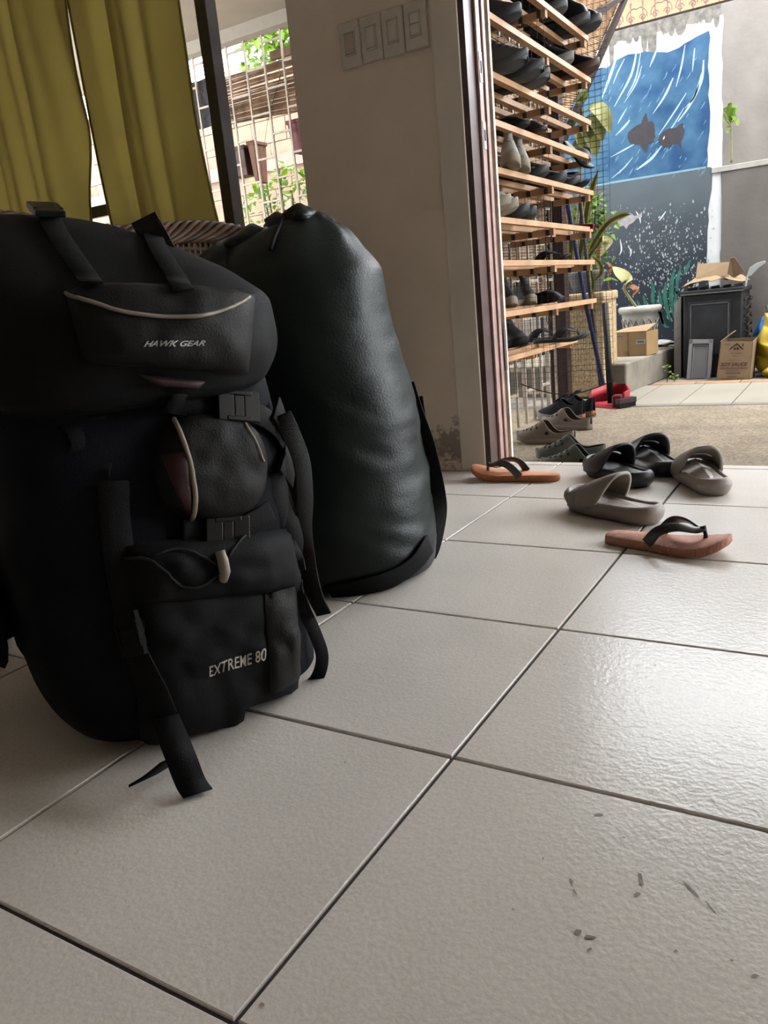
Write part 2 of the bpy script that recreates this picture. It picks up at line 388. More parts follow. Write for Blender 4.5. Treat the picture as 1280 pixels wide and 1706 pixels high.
# ------------------------------------------------------------------ outside: grounds, lanai, walls
def pebble_material():
    m = mat('pebble_washout', (0.30, 0.24, 0.175), 0.8, 0.1)
    nt = m.node_tree; N = nt.nodes; L = nt.links; b = N['Principled BSDF']
    geo = N.new('ShaderNodeNewGeometry')
    v = N.new('ShaderNodeTexVoronoi'); v.inputs['Scale'].default_value = 130; L.new(geo.outputs['Position'], v.inputs['Vector'])
    r = N.new('ShaderNodeValToRGB'); e = r.color_ramp.elements
    e[0].position = 0.0; e[0].color = (0.42*OUT_DIM, 0.31*OUT_DIM, 0.20*OUT_DIM, 1); e[1].position = 1.0; e[1].color = (0.86*OUT_DIM, 0.70*OUT_DIM, 0.51*OUT_DIM, 1)
    sp = N.new('ShaderNodeSeparateColor'); L.new(v.outputs['Color'], sp.inputs[0]); L.new(sp.outputs[0], r.inputs['Fac'])
    n1 = N.new('ShaderNodeTexNoise'); n1.inputs['Scale'].default_value = 5; n1.inputs['Detail'].default_value = 4; L.new(geo.outputs['Position'], n1.inputs['Vector'])
    mr = N.new('ShaderNodeMapRange'); mr.inputs[1].default_value = .3; mr.inputs[2].default_value = .7; mr.inputs[3].default_value = .8; mr.inputs[4].default_value = 1.15; L.new(n1.outputs['Fac'], mr.inputs[0])
    mu = N.new('ShaderNodeVectorMath'); mu.operation = 'SCALE'; L.new(r.outputs['Color'], mu.inputs[0]); L.new(mr.outputs[0], mu.inputs['Scale'])
    L.new(mu.outputs[0], b.inputs['Base Color'])
    bp = N.new('ShaderNodeBump'); bp.inputs['Strength'].default_value = 0.6; bp.inputs['Distance'].default_value = 0.004; bp.invert = True
    L.new(v.outputs['Distance'], bp.inputs['Height']); L.new(bp.outputs['Normal'], b.inputs['Normal'])
    return m
pebble = pebble_material()
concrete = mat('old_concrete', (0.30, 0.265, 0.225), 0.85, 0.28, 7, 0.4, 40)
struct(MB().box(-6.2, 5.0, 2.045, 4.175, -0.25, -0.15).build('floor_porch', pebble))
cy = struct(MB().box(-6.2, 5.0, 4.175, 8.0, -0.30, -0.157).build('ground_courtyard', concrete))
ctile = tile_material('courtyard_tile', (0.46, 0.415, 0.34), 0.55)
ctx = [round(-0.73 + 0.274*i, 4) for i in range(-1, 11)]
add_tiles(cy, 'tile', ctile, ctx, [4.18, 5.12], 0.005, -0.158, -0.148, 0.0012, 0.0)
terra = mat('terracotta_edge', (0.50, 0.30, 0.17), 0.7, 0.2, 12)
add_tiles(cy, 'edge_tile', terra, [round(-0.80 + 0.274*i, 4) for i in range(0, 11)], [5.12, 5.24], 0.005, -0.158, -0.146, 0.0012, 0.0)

# porch and lanai roof; unseen right end extended to cut skylight on the floor
struct(MB().box(-6.2, 5.0, 2.05, 4.17, 2.36, 2.5).build('ceiling_porch', soffit_m))
struct(MB().box(-6.2, -1.1, 4.13, 4.22, 2.285, 2.36).build('trim_1', mat('beam_paint', (0.64, 0.55, 0.43), 0.7, 0.05)))
# ------------------------------------------------------------------ courtyard wall with its painting
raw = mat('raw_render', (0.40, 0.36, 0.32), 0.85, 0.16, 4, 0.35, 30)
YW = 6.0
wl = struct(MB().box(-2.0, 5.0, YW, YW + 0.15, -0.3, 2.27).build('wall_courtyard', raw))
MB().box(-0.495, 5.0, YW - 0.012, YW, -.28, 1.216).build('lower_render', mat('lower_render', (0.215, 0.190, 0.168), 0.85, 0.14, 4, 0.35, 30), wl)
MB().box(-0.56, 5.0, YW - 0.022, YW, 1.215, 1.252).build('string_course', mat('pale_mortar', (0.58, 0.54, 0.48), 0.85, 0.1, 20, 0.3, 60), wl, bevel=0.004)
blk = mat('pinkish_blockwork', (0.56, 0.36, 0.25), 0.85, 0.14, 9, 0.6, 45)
wl2 = struct(MB().box(-7.5, -2.0, YW + 0.02, YW + 0.17, -0.3, 2.75).build('wall_lanai_side', mat('block_joint', (0.42, 0.28, 0.2), 0.9, 0.2, 12)))
row = 0
z = 0.9
while z < 2.7:                                   # courses of hollow blocks seen through the window
    x = -7.0 + (0.2 if row % 2 else 0)
    b = MB()
    while x < -2.1:
        MB().box(x, x + 0.392, YW + random.uniform(0.006, 0.012), YW + 0.03, z, z + 0.192).build('block', blk, wl2, bevel=0)
        x += 0.4
    z += 0.2; row += 1
MB().box(-7.4, -2.0, YW - 0.03, YW + .02, 1.86, 1.98).build('bond_beam', mat('grey_pink_plaster', (0.52, 0.40, 0.32), 0.85, 0.12, 8, 0.3, 40), wl2)

def paint_m(name, col, var=0.1, scale=12): return mat(name, col, 0.75, var, scale, 0.1, 50)
def rag(n, seed):
    r = random.Random(seed); v = [0]
    for i in range(n): v.append(v[-1] * 0.6 + r.uniform(-1, 1))
    return v
def paint_poly(pts, y, m, name, kind=None):
    o = MB().add([(x, y, z) for x, z in pts], [tuple(range(len(pts)))]).build(name, m, wl, recalc=False)
    if kind: o['kind'] = kind
    return o
def wall_px(u, v): p = at_y(u, v, YW); return (p.x, p.z)
# white ground coat with drips of black weathering above
top_l = [(-1.9, 2.16), (-1.33, 2.155), (-1.2, 2.17), (-1.0, 2.16), (-.8, 2.165), (-.64, 2.17), (-.50, 2.16)]
rg = rag(40, 3)
wb = [(-1.9, 2.0)] + [(-1.9, 2.19)] + [(-1.9 + 1.4*i/60, 2.195 + .004*math.sin(i*1.3) + .004*rg[i//2]) for i in range(1, 61)]
wb += [(-.499 + .007*rg[(i//2)+5], 2.18 - 2.3*i/52) for i in range(53)] + [(-.62, -.12), (-.62, 2.0)]
white_m = paint_m('mural_white', (0.92, 0.93, 0.92), 0.05, 9)
paint_poly(wb, YW - 0.0015, white_m, 'painted_white_border')
# blue water
def blue_mat():
    m = mat('mural_blue', (0.06, 0.19, 0.40), 0.7, 0.0)
    nt = m.node_tree; N = nt.nodes; L = nt.links; b = N['Principled BSDF']
    geo = N.new('ShaderNodeNewGeometry'); sp = N.new('ShaderNodeSeparateXYZ'); L.new(geo.outputs['Position'], sp.inputs[0])
    nz = N.new('ShaderNodeTexNoise'); nz.inputs['Scale'].default_value = 6; nz.inputs['Detail'].default_value = 6
    mp = N.new('ShaderNodeMapping'); mp.inputs['Scale'].default_value = (1, 1, 1); mp.inputs['Rotation'].default_value = (0, 0.6, 0)
    L.new(geo.outputs['Position'], mp.inputs[0]); L.new(mp.outputs[0], nz.inputs['Vector'])
    mr = N.new('ShaderNodeMapRange'); mr.inputs[1].default_value = 0.3; mr.inputs[2].default_value = 0.75; L.new(nz.outputs['Fac'], mr.inputs[0])
    gx = N.new('ShaderNodeMapRange'); gx.inputs[1].default_value = -1.4; gx.inputs[2].default_value = -0.8; gx.inputs[3].default_value = 0.35; gx.inputs[4].default_value = -0.1
    L.new(sp.outputs['X'], gx.inputs[0])
    ad = N.new('ShaderNodeMath'); ad.operation = 'ADD'; ad.use_clamp = True; L.new(mr.outputs[0], ad.inputs[0]); L.new(gx.outputs[0], ad.inputs[1])
    r = N.new('ShaderNodeValToRGB'); e = r.color_ramp.elements
    e[0].color = (0.024*OUT_DIM, 0.095*OUT_DIM, 0.235*OUT_DIM, 1); e[1].color = (0.11*OUT_DIM, 0.27*OUT_DIM, 0.42*OUT_DIM, 1); e[0].position = 0.1
    L.new(ad.outputs[0], r.inputs['Fac']); L.new(r.outputs['Color'], b.inputs['Base Color'])
    return m
blue_m = blue_mat()
r2 = rag(60, 11)
bl = [(-1.9, 1.27)] + [(-1.9, 2.0)] + [(-1.9 + 1.31*i/34, lerp(2.05, 2.10, i/34) - .02*math.sin(i*.5) + .012*r2[i]) for i in range(1, 35)]
bl += [(-.585 + .007*r2[i+10], 2.08 - .82*i/14) for i in range(15)]
paint_poly(bl, YW - 0.0030, blue_m, 'painted_water')
# deep water below
def deep_mat():
    m = mat('mural_deep', (0.06, 0.08, 0.105), 0.75, 0.0)
    nt = m.node_tree; N = nt.nodes; L = nt.links; b = N['Principled BSDF']
    geo = N.new('ShaderNodeNewGeometry'); sp = N.new('ShaderNodeSeparateXYZ'); L.new(geo.outputs['Position'], sp.inputs[0])
    nz = N.new('ShaderNodeTexNoise'); nz.inputs['Scale'].default_value = 5; nz.inputs['Detail'].default_value = 5; L.new(geo.outputs['Position'], nz.inputs['Vector'])
    mr = N.new('ShaderNodeMapRange'); mr.inputs[1].default_value = 0.55; mr.inputs[2].default_value = 1.25; L.new(sp.outputs['Z'], mr.inputs[0])
    ad = N.new('ShaderNodeMath'); ad.operation = 'MULTIPLY_ADD'; ad.inputs[1].default_value = 0.7; L.new(nz.outputs['Fac'], ad.inputs[0])
    sb = N.new('ShaderNodeMath'); sb.operation = 'SUBTRACT'; sb.inputs[1].default_value = 0.38; L.new(mr.outputs[0], sb.inputs[0]); L.new(sb.outputs[0], ad.inputs[2])
    r = N.new('ShaderNodeValToRGB'); e = r.color_ramp.elements
    e[0].color = (0.034*OUT_DIM, 0.045*OUT_DIM, 0.062*OUT_DIM, 1); e[1].color = (0.16*OUT_DIM, 0.195*OUT_DIM, 0.215*OUT_DIM, 1); L.new(ad.outputs[0], r.inputs['Fac']); L.new(r.outputs['Color'], b.inputs['Base Color'])
    return m
dl = [(-1.9, -.12), (-1.9, 1.268), (-.575, 1.262)] + [(-.572 + .012*r2[i+18], 1.25 - 1.37*i/20) for i in range(21)]
paint_poly(dl, YW - 0.0030, deep_mat(), 'painted_deep_water')
line_m = paint_m('mural_pale_line', (0.34, 0.53, 0.64))
paint_poly([(-1.9, 1.258), (-1.9, 1.274), (-.6, 1.270), (-.6, 1.258)], YW - .0036, line_m, 'painted_waterline')
# strokes of light in the water
pale = paint_m('mural_pale_blue', (0.55, 0.74, 0.82), 0.1, 30)
def stroke(px, w0, w1, m, name, mb=None, y=YW - .004):
    pts = [Vector((*wall_px(u, v), 0)) for u, v in px]; c = curve_pts(pts, 6); k = len(c); a = []; b = []
    for i, p in enumerate(c):
        d = (c[min(i+1, k-1)] - c[max(i-1, 0)]).normalized(); n = Vector((-d.y, d.x, 0)); t = i/(k-1)
        w = lerp(w0, w1, t) * (0.35 + 0.65*math.sin(PI*min(1, max(0.03, t))))
        a.append((p.x + n.x*w/2, y, p.y + n.y*w/2)); b.append((p.x - n.x*w/2, y, p.y - n.y*w/2))
    o = mb or MB(); o.add(a + b, [(i, i+1, k+i+1, k+i) for i in range(k-1)])
    return o if mb else o.build(name, m, wl, recalc=False)
for px, w0, w1 in [([(1173,100),(1169,135),(1150,175),(1130,203)], .022, .016), ([(1170,120),(1158,160),(1142,180)], .012, .01),
                   ([(1122,130),(1108,160),(1088,190)], .02, .01), ([(1144,155),(1122,190),(1098,225)], .012, .01),
                   ([(1062,82),(1052,125),(1024,178)], .02, .014), ([(1069,82),(1060,130),(1045,160)], .01, .012), ([(1030,88),(1016,130),(1003,165)], .026, .018),
                   ([(1041,98),(1030,120),(1022,140)], .012, .01), ([(1098,75),(1090,95),(1083,112)], .016, .012), ([(1142,75),(1136,110),(1127,145)], .012, .012),
                   ([(1104,242),(1085,265),(1061,283)], .018, .022), ([(1055,262),(1040,280),(1020,297)], .008, .012), ([(1070,110),(1060,140),(1040,172)], .012, .008),
                   ([(1058,240),(1040,250),(1018,262)], .014, .008), ([(1050,200),(1040,212),(1026,226)], .022, .01), ([(1140,180),(1118,215),(1092,240)], .012, .006),
                   ([(1158,80),(1156,100),(1154,120)], .012, .008), ([(1045,180),(1036,195),(1030,206)], .01, .012)]:
    stroke(px, w0, w1, pale, 'painted_light_stroke')
mbs = MB(); rr = random.Random(5)
for i in range(70):
    u, v = rr.uniform(1003, 1180), rr.uniform(95, 290)
    l = rr.uniform(5, 14); stroke([(u, v), (u - l*.25, v + l*.5), (u - l*.6, v + l)], rr.uniform(.003, .007), .004, pale, '', mbs, YW - .0037)
stuff(mbs.build('painted_fine_strokes', paint_m('mural_mid_blue', (0.26, 0.48, 0.66), 0.1, 30), wl, recalc=False))
# two dark sunfish
fish_m = paint_m('mural_fish_grey', (0.075, 0.068, 0.075), 0.12, 20)
def fish(pts, name): paint_poly([wall_px(u, v) for u, v in pts], YW - .0048, fish_m, name)
fish([(1046,229),(1047,221),(1053,215),(1062,209),(1069,206),(1072,196),(1077,187),(1079,196),(1080,203),(1086,202),(1091,207),(1090,212),(1092,217),(1091,223),(1093,228),(1089,232),(1091,236),(1086,238),(1079,241),(1079,248),(1077,255),(1071,249),(1067,241),(1058,241),(1050,238),(1048,233)], 'painted_fish')
fish([(1097,233),(1100,225),(1106,219),(1116,214),(1127,213),(1132,208),(1139,204),(1138,211),(1141,217),(1140,224),(1138,231),(1135,236),(1136,248),(1132,243),(1129,238),(1120,242),(1110,246),(1103,243),(1098,238)], 'painted_fish')
paint_poly([wall_px(u, v) for u, v in [(1105,231),(1108,226),(1108,230),(1106,233)]], YW - .0056, white_m, 'painted_fish_eye')
# pale fish in the deep
pf = paint_m('mural_pale_fish', (0.52, 0.47, 0.49), 0.12, 30)
paint_poly([wall_px(u, v) for u, v in [(1029,368),(1032,360),(1041,356),(1052,355),(1058,360),(1066,357),(1071,352),(1070,361),(1062,364),(1055,371),(1048,375),(1044,382),(1040,376),(1032,378)]], YW - .0045, pf, 'painted_pale_fish')
# spatter of white drops
mbs = MB()
for i in range(900):
    u = rr.gauss(1110, 50); v = rr.gauss(450, 55)
    if not (1000 < u < 1250 and 335 < v < 560): continue
    if u > 1190 and rr.random() < .75: continue
    x, z = wall_px(u, v); s = rr.choice([.0025, .003, .004, .005, .008]); q = rr.uniform(.8, 2.0)
    mbs.add([(x + s*math.cos(a)*.8, YW - .0052, z + s*q*math.sin(a)) for a in (0, 1.25, 2.5, 3.8, 5.0)], [(0,1,2,3,4)])
stuff(mbs.build('painted_bubbles', paint_m('mural_drop_white', (0.60, 0.62, 0.62), 0.05), wl, recalc=False))
for px in ([(1034,400),(1036,415),(1033,425)], [(1049,412),(1052,420),(1050,428)], [(1110,352),(1103,362),(1098,368)], [(1060,352),(1066,362),(1068,372)]):
    stroke(px, .013, .01, white_m, 'painted_drip')
# weed
weed = paint_m('mural_weed_green', (0.05, 0.22, 0.165), 0.3, 30)
for px, w_ in [([(1085,468),(1089,480),(1088,500),(1096,520)], .028), ([(1072,492),(1076,505),(1076,520)], .026), ([(1098,485),(1101,500),(1100,520),(1106,540)], .03), ([(1110,470),(1108,490),(1112,515),(1118,535)], .032),
               ([(1124,448),(1120,470),(1119,500),(1124,530)], .032), ([(1135,445),(1130,465),(1128,490)], .026), ([(1151,433),(1146,445),(1140,458)], .026), ([(1094,500),(1100,520),(1108,542),(1116,545)], .022), ([(1128,485),(1126,510),(1128,540)], .03), ([(1062,500),(1066,510),(1068,522)], .022)]:
    stroke(px, w_, w_, weed, 'painted_weed', None, YW - .0058)
# weathering drips under the wall top and cracks
soot = mat('black_weathering', (0.16, 0.14, 0.12), 0.9, 0.3, 30)
mbs = MB()
for i in range(46):
    x = rr.uniform(-1.5, -.52); l = rr.uniform(.03, .14) + (.12 if i % 9 == 0 else 0); w_ = rr.uniform(.012, .035)
    mbs.add([(x - w_*1.3, YW - .002 - i*2e-5, 2.268), (x + w_*1.3, YW - .002 - i*2e-5, 2.268), (x + w_, YW - .002 - i*2e-5, 2.268 - l*.5), (x + w_*.8, YW - .002 - i*2e-5, 2.268 - l*.85), (x + w_*.35, YW - .002 - i*2e-5, 2.268 - l), (x - w_*.4, YW - .002 - i*2e-5, 2.268 - l*.97), (x - w_*.85, YW - .002 - i*2e-5, 2.268 - l*.75)], [(0,1,2,3,4,5,6)])
stuff(mbs.build('weathering_streaks', mat('grey_weathering', (0.30, 0.275, 0.245), 0.9, 0.35, 25), wl, recalc=False))
for px in ([(1203,318),(1225,325),(1245,330),(1262,345),(1280,348)], [(1238,455),(1255,455),(1275,445)], [(1258,455),(1250,475),(1245,490)], [(1205,295),(1240,292),(1280,280)], [(1210,380),(1240,386),(1275,380)]):
    stroke(px, .007, .005, soot, 'wall_crack', None, YW - .003)

# scrolled iron fence on the wall top
iron = mat('rusty_painted_iron', (0.34, 0.19, 0.15), 0.6, 0.25, 40)
dark_iron = mat('dark_iron', (0.06, 0.045, 0.04), 0.7, 0.2, 40, spec=.05)
fe = thing('iron_fence', 'rust-coloured iron fence of spears and scrolls along the courtyard wall top', 'fence', (-0.8, YW + .05, 2.27))
yf = YW + 0.04
MB().bar((-2.0, yf, 2.285), (2.0, yf, 2.285), .02, .016).build('rail', dark_iron, fe)
for k in range(22):
    x = -1.45 + k * 0.0835
    MB().tube([(x, yf, 2.27), (x, yf, 2.40), (x, yf, 2.425), (x, yf, 2.455)], [.006, .006, .010, .001], 6).build('spear', iron, fe)
    if k % 2 == 0:
        for sgn in (-1, 1):
            pts = []
            for i in range(22):
                a = i / 21 * 2.0 * PI * 1.25; r = .024 * (1 - .75*i/21)
                pts.append((x + .0418 + sgn*(.040 - .0 + r*math.cos(a)*-1 - .0), yf, 2.325 + r*math.sin(a)))
            pts = [(x + .0835 if sgn > 0 else x, yf, 2.37)] + pts if False else pts
            MB().tube(pts, .0042, 5).build('scroll', iron, fe)
            c0 = x + .0418
            MB().tube(curve_pts([(c0, yf, 2.385), (c0 + sgn*.03, yf, 2.39), (c0 + sgn*.066, yf, 2.36), (c0 + sgn*.070, yf, 2.325)], 5), .0042, 5).build('scroll', iron, fe)

# neighbouring house behind
nb = thing('neighbour_house', 'peach-coloured neighbouring house rising behind the courtyard wall', 'house', (-1.5, 9.5, -0.3))
peach = mat('peach_render', (0.60, 0.38, 0.22), 0.8, 0.06, 3)
MB().box(-4.3, -0.2, 9.0, 12.0, -.3, 3.75).build('house_wall', peach, nb)
MB().box(-4.5, -0.05, 8.8, 12.2, 3.75, 3.95).build('roof_slab', mat('brick_red_paint', (0.42, 0.13, 0.08), 0.7, 0.1), nb)
MB().box(-4.3, -2.35, 8.96, 9.02, 3.2, 3.75).build('brick_band', mat('brick_red_paint', (0.42, 0.13, 0.08)), nb)

# ------------------------------------------------------------------ the clutter along the courtyard wall
soil = mat('bare_soil', (0.09, 0.07, 0.05), 0.95, 0.3, 20, 0.6, 30)
# raised concrete ledge
ledge = MB()
lp = [(-1.75, 4.78), (-0.86, 4.72), (-0.845, 4.95), (-0.775, 5.75), (-0.80, 6.0), (-1.75, 6.0)]
ledge.prism(lp, -0.16, 0.045)
lg = struct(ledge.build('trim_2', mat('ledge_concrete', (0.34, 0.30, 0.24), 0.85, 0.25, 6, 0.4, 40), None, bevel=0.012))
# pebbled planter column
pb = mat('tan_pebbledash', (0.70, 0.50, 0.28), 0.85, 0.35, 90, 0.9, 110)
pl = thing('planter_column', 'square tan pebble-dashed planter column behind the mop handles', 'planter', (-1.07, 4.74, -0.15))
MB().box(-1.26, -0.965, 4.60, 4.92, -0.15, 0.475).build('column', pb, pl, bevel=0.012)
MB().box(-1.262, -0.955, 4.59, 4.93, 0.44, 0.495).build('column_rim', pb, pl, bevel=0.012)
MB().box(-1.24, -0.985, 4.62, 4.90, 0.476, 0.499).build('soil', soil, pl)

# gas range left against the wall
rng_b = mat('sooty_black_enamel', (0.035, 0.036, 0.038), 0.55, 0.35, 9, 0.05, 30)
rng_g = mat('grey_worn_panel', (0.20, 0.20, 0.20), 0.6, 0.3, 6, 0.1, 30)
st = thing('gas_range', 'discarded sooty black gas range standing against the painted wall', 'stove', (-0.475, 5.7, -0.15))
X0, X1, Y0, Y1, ZT = -0.661, -0.292, 5.50, 5.93, 0.406
MB().box(X0, X1, Y0, Y1, -0.15, ZT).build('body', rng_b, st, bevel=0.006)
pn = MB().box(X0+.035, X1-.07, Y0-.006, Y0, .0, ZT-.045).build('door', mat('dull_black_door', (0.048, 0.049, 0.052), 0.6, 0.35, 8), st, bevel=0.004)
fr = MB()
for a, b, c, d in ((X0+.045, X0+.052, .02, ZT-.06), (X1-.085, X1-.078, .02, ZT-.06), (X0+.045, X1-.078, ZT-.067, ZT-.06)): fr.box(a, b, Y0-.010, Y0-.005, c, d)
fr.build('door_moulding', mat('worn_grey_edge', (0.15, 0.15, 0.155), 0.6, 0.3, 20), pn)
MB().box(X0-.018, X1+.012, Y0-.02, Y1, ZT, ZT+.030).build('hob_tray', rng_b, st, bevel=0.005)
MB().box(X0-.012, X1+.008, Y0-.026, Y0-.018, ZT+.004, ZT+.010).build('front_trim', mat('bright_worn_trim', (0.45, 0.44, 0.42), 0.35, 0.2, metal=.6), st)
g = MB()
for k in range(5): g.box(X0+.02+k*.075, X0+.028+k*.075, Y0, Y1-.05, ZT+.03, ZT+.048)
g.build('pan_grate', rng_b, st)
cl = MB()
for k in range(6):
    zc = .08 + k*.055
    cl.tube([(X1+.01+.028*math.sin(PI*j/8), Y0+.06+.28*j/8, zc + .012*math.sin(j*2.1+k)) for j in range(9)], .006, 5)
cl.build('coil', dark_iron, st)
# cement stub behind the range
sb = thing('cement_stub', 'grey cement stub with a slanted top left of the black range', 'pillar', (-.67, 5.45, -.15))
MB().prism([(-.732, -.15), (-.686, -.15), (-.686, .400), (-.700, .392), (-.732, .358)], 5.55, 5.75, lambda x, z, y: (x, y, z)).build('stub', mat('pale_cement', (0.36, 0.335, 0.30), 0.85, 0.25, 7, 0.3, 40), sb)
# brown paper and carton on the range
kraft = mat('kraft_card', (0.43, 0.29, 0.165), 0.8, 0.08, 10)
kraft_d = mat('kraft_card_dark', (0.33, 0.215, 0.12), 0.8, 0.1, 10)
cs = thing('crumpled_carton', 'opened-out brown carton lying crumpled on top of the black range', 'box', (-.45, 5.55, ZT + .05))
zz = ZT + 0.048
def crump(i, j):
    x = lerp(-.672, -.285, i); y = lerp(5.49, 5.88, j)
    h = .015 + .075*math.sin(PI*min(1, i*1.05))**.7 * (0.4 + .6*sstep(0, .5, j)) + .02*noise.noise((i*5, j*5, 2)) * 1.2
    return Vector((x, y, zz + max(.003, h)))
MB().grid(crump, 14, 10).build('crumpled_sheet', kraft, cs, solid=.004)
MB().add([(-.595,5.58,zz+.06),(-.385,5.58,zz+.055),(-.38,5.61,zz+.145),(-.59,5.62,zz+.155)], [(0,1,2,3)]).build('standing_flap', kraft, cs, solid=.005)
MB().add([(-.39,5.54,zz+.075),(-.352,5.56,zz+.04),(-.285,5.55,zz+.075),(-.345,5.52,zz+.175),(-.37,5.525,zz+.17)], [(0,1,2,3,4)]).build('folded_flap', kraft_d, cs, solid=.005)
# white plastic scoop blade sticking up behind
wp = mat('white_plastic', (0.62, 0.62, 0.60), 0.35, 0.05)
sc = thing('white_scoop', 'white plastic blade poking out behind the crumpled carton', 'scoop', (-.25, 5.6, ZT+.03))
MB().prism([(-.275,.49),(-.255,.55),(-.215,.575),(-.165,.585),(-.16,.572),(-.20,.545),(-.245,.50)], 5.55, 5.558, lambda x, z, y: (x, y, z)).build('blade', wp, sc, bevel=.002)
MB().tube([(-.27, 5.554, .495), (-.275, 5.554, .46), (-.28, 5.554, .434)], .008, 6).build('stem', wp, sc)

# grey panel leaning on the range
gp = thing('grey_cabinet_door', 'grey framed cabinet door leaning on the black range', 'panel', (-.515, 5.28, -.15))
def lean(x, z, y): return (.399 - (.399 - x)*1.029, 5.435 + y + (z + .15)*.17, z)
MB().prism([(-.598,-.15),(-.447,-.15),(-.44,.105),(-.588,.112)], 0, .016, lean).build('panel_board', mat('grey_laminate', (0.27, 0.27, 0.275), 0.5, 0.06, 8), gp)
m_ = MB()
for a in ([(-.598,-.15),(-.575,-.15),(-.566,.112),(-.588,.112)], [(-.470,-.15),(-.447,-.15),(-.44,.105),(-.463,.105)], [(-.588,.085),(-.441,.08),(-.44,.105),(-.588,.112)]): m_.prism(a, -.008, 0, lean)
m_.build('raised_frame', mat('grey_laminate_light', (0.36, 0.36, 0.365), 0.45, 0.06, 8), gp)
m_ = MB()
for a in ([(-.568,-.15),(-.564,-.15),(-.556,.075),(-.560,.075)], [(-.480,-.15),(-.476,-.15),(-.470,.071),(-.474,.071)], [(-.560,.071),(-.470,.068),(-.470,.072),(-.560,.076)]): m_.prism(a, -.003, 0, lean)
m_.build('inlay_line', mat('pale_grey_line', (0.5, 0.5, 0.5), .5), gp)

# soy sauce carton
bx = thing('soy_sauce_carton', 'brown carton printed SOY SAUCE standing in front of the black range', 'box', (-.305, 5.36, -.15))
def fr_(x, z, y): return (x, 5.262 + y + (z+.15)*.03, z)
bw = [(-.412,-.148),(-.212,-.150),(-.198,.092),(-.386,.102)]
MB().prism(bw, 0, .005, fr_).build('front_wall', kraft, bx)
MB().add([fr_(*bw[0],0), fr_(*bw[3],0), (-.380,5.47,.104), (-.408,5.47,-.149)], [(0,1,2,3)]).build('side_wall', kraft_d, bx, solid=.005)
MB().add([fr_(*bw[1],0), fr_(*bw[2],0), (-.192,5.47,.104), (-.208,5.47,-.149)], [(0,1,2,3)]).build('side_wall', kraft_d, bx, solid=.005)
MB().add([(-.380,5.47,.104),(-.192,5.47,.104),(-.208,5.47,-.149),(-.408,5.47,-.149)], [(0,1,2,3)]).build('back_wall', kraft_d, bx, solid=.005)
MB().add([fr_(*bw[0],.003), fr_(*bw[1],.003), (-.208,5.47,-.147), (-.408,5.47,-.147)], [(0,1,2,3)]).build('bottom', kraft_d, bx, solid=.004)
MB().add([fr_(*bw[3],0), (-.380,5.47,.104), (-.318,5.45,.155), (-.322,5.32,.152)], [(0,1,2,3)]).build('flap', kraft, bx, solid=.004)
ink = mat('brown_print', (0.05, 0.03, 0.02), 0.8); red_ink = mat('crimson_print', (0.13, 0.012, 0.045), 0.8)
def on_box(s, t, d=-.0012):        # s,t in 0..1 over the printed face
    a = Vector(fr_(*bw[0], d)).lerp(Vector(fr_(*bw[1], d)), s); b = Vector(fr_(*bw[3], d)).lerp(Vector(fr_(*bw[2], d)), s)
    return a.lerp(b, t)
def print_poly(pls, m, name):
    o = MB()
    for p in pls: o.add([on_box(*q) for q in p], [tuple(range(len(p)))])
    return o.build(name, m, bx, recalc=False)
print_poly([[(.28,.80),(.33,.80),(.52,.92),(.52,.965)], [(.52,.965),(.52,.92),(.70,.80),(.755,.80)], [(.70,.88),(.73,.87),(.73,.95),(.70,.95)],
            [(.43,.815),(.475,.78),(.52,.815),(.475,.85)], [(.52,.815),(.565,.78),(.61,.815),(.565,.85)], [(.53,.86),(.555,.86),(.555,.80),(.53,.80)]], ink, 'house_emblem')
def text_on(fn, txt, cx, cy, wd, ht, m, name, parent, shear=0, bold=0.0):
    vs, fs = text_mesh(txt, 1.0, shear, 0, 1.0, bold)
    x0 = min(v.x for v in vs); x1 = max(v.x for v in vs); y0 = min(v.y for v in vs); y1 = max(v.y for v in vs)
    o = MB(); o.add([fn(cx + ((v.x-x0)/(x1-x0) - .5)*wd, cy + ((v.y-y0)/(y1-y0) - .5)*ht) for v in vs], fs)
    return o.build(name, m, parent, recalc=False)
text_on(on_box, 'SOY SAUCE', .5, .415, .82, .095, red_ink, 'lettering', bx, .25, .02)
lines = [[(.08,.325),(.92,.325),(.92,.335),(.08,.335)]]
rl = random.Random(4)
for (t, a, b, h) in ((.30,.08,.92,.020), (.245,.28,.66,.016), (.185,.28,.72,.03), (.09,.34,.62,.022), (.045,.14,.84,.016), (.70,.36,.70,.018), (.63,.42,.60,.014), (.52,.34,.66,.010), (.925,.14,.32,.014)):
    s_ = a
    while s_ < b:
        w_ = rl.uniform(.02, .05); lines.append([(s_, t-h/2), (min(b, s_+w_), t-h/2), (min(b, s_+w_), t+h/2), (s_, t+h/2)]); s_ += w_ + rl.uniform(.006, .012)
print_poly(lines, mat('faded_print', (0.2, 0.115, 0.075), .8), 'small_print')

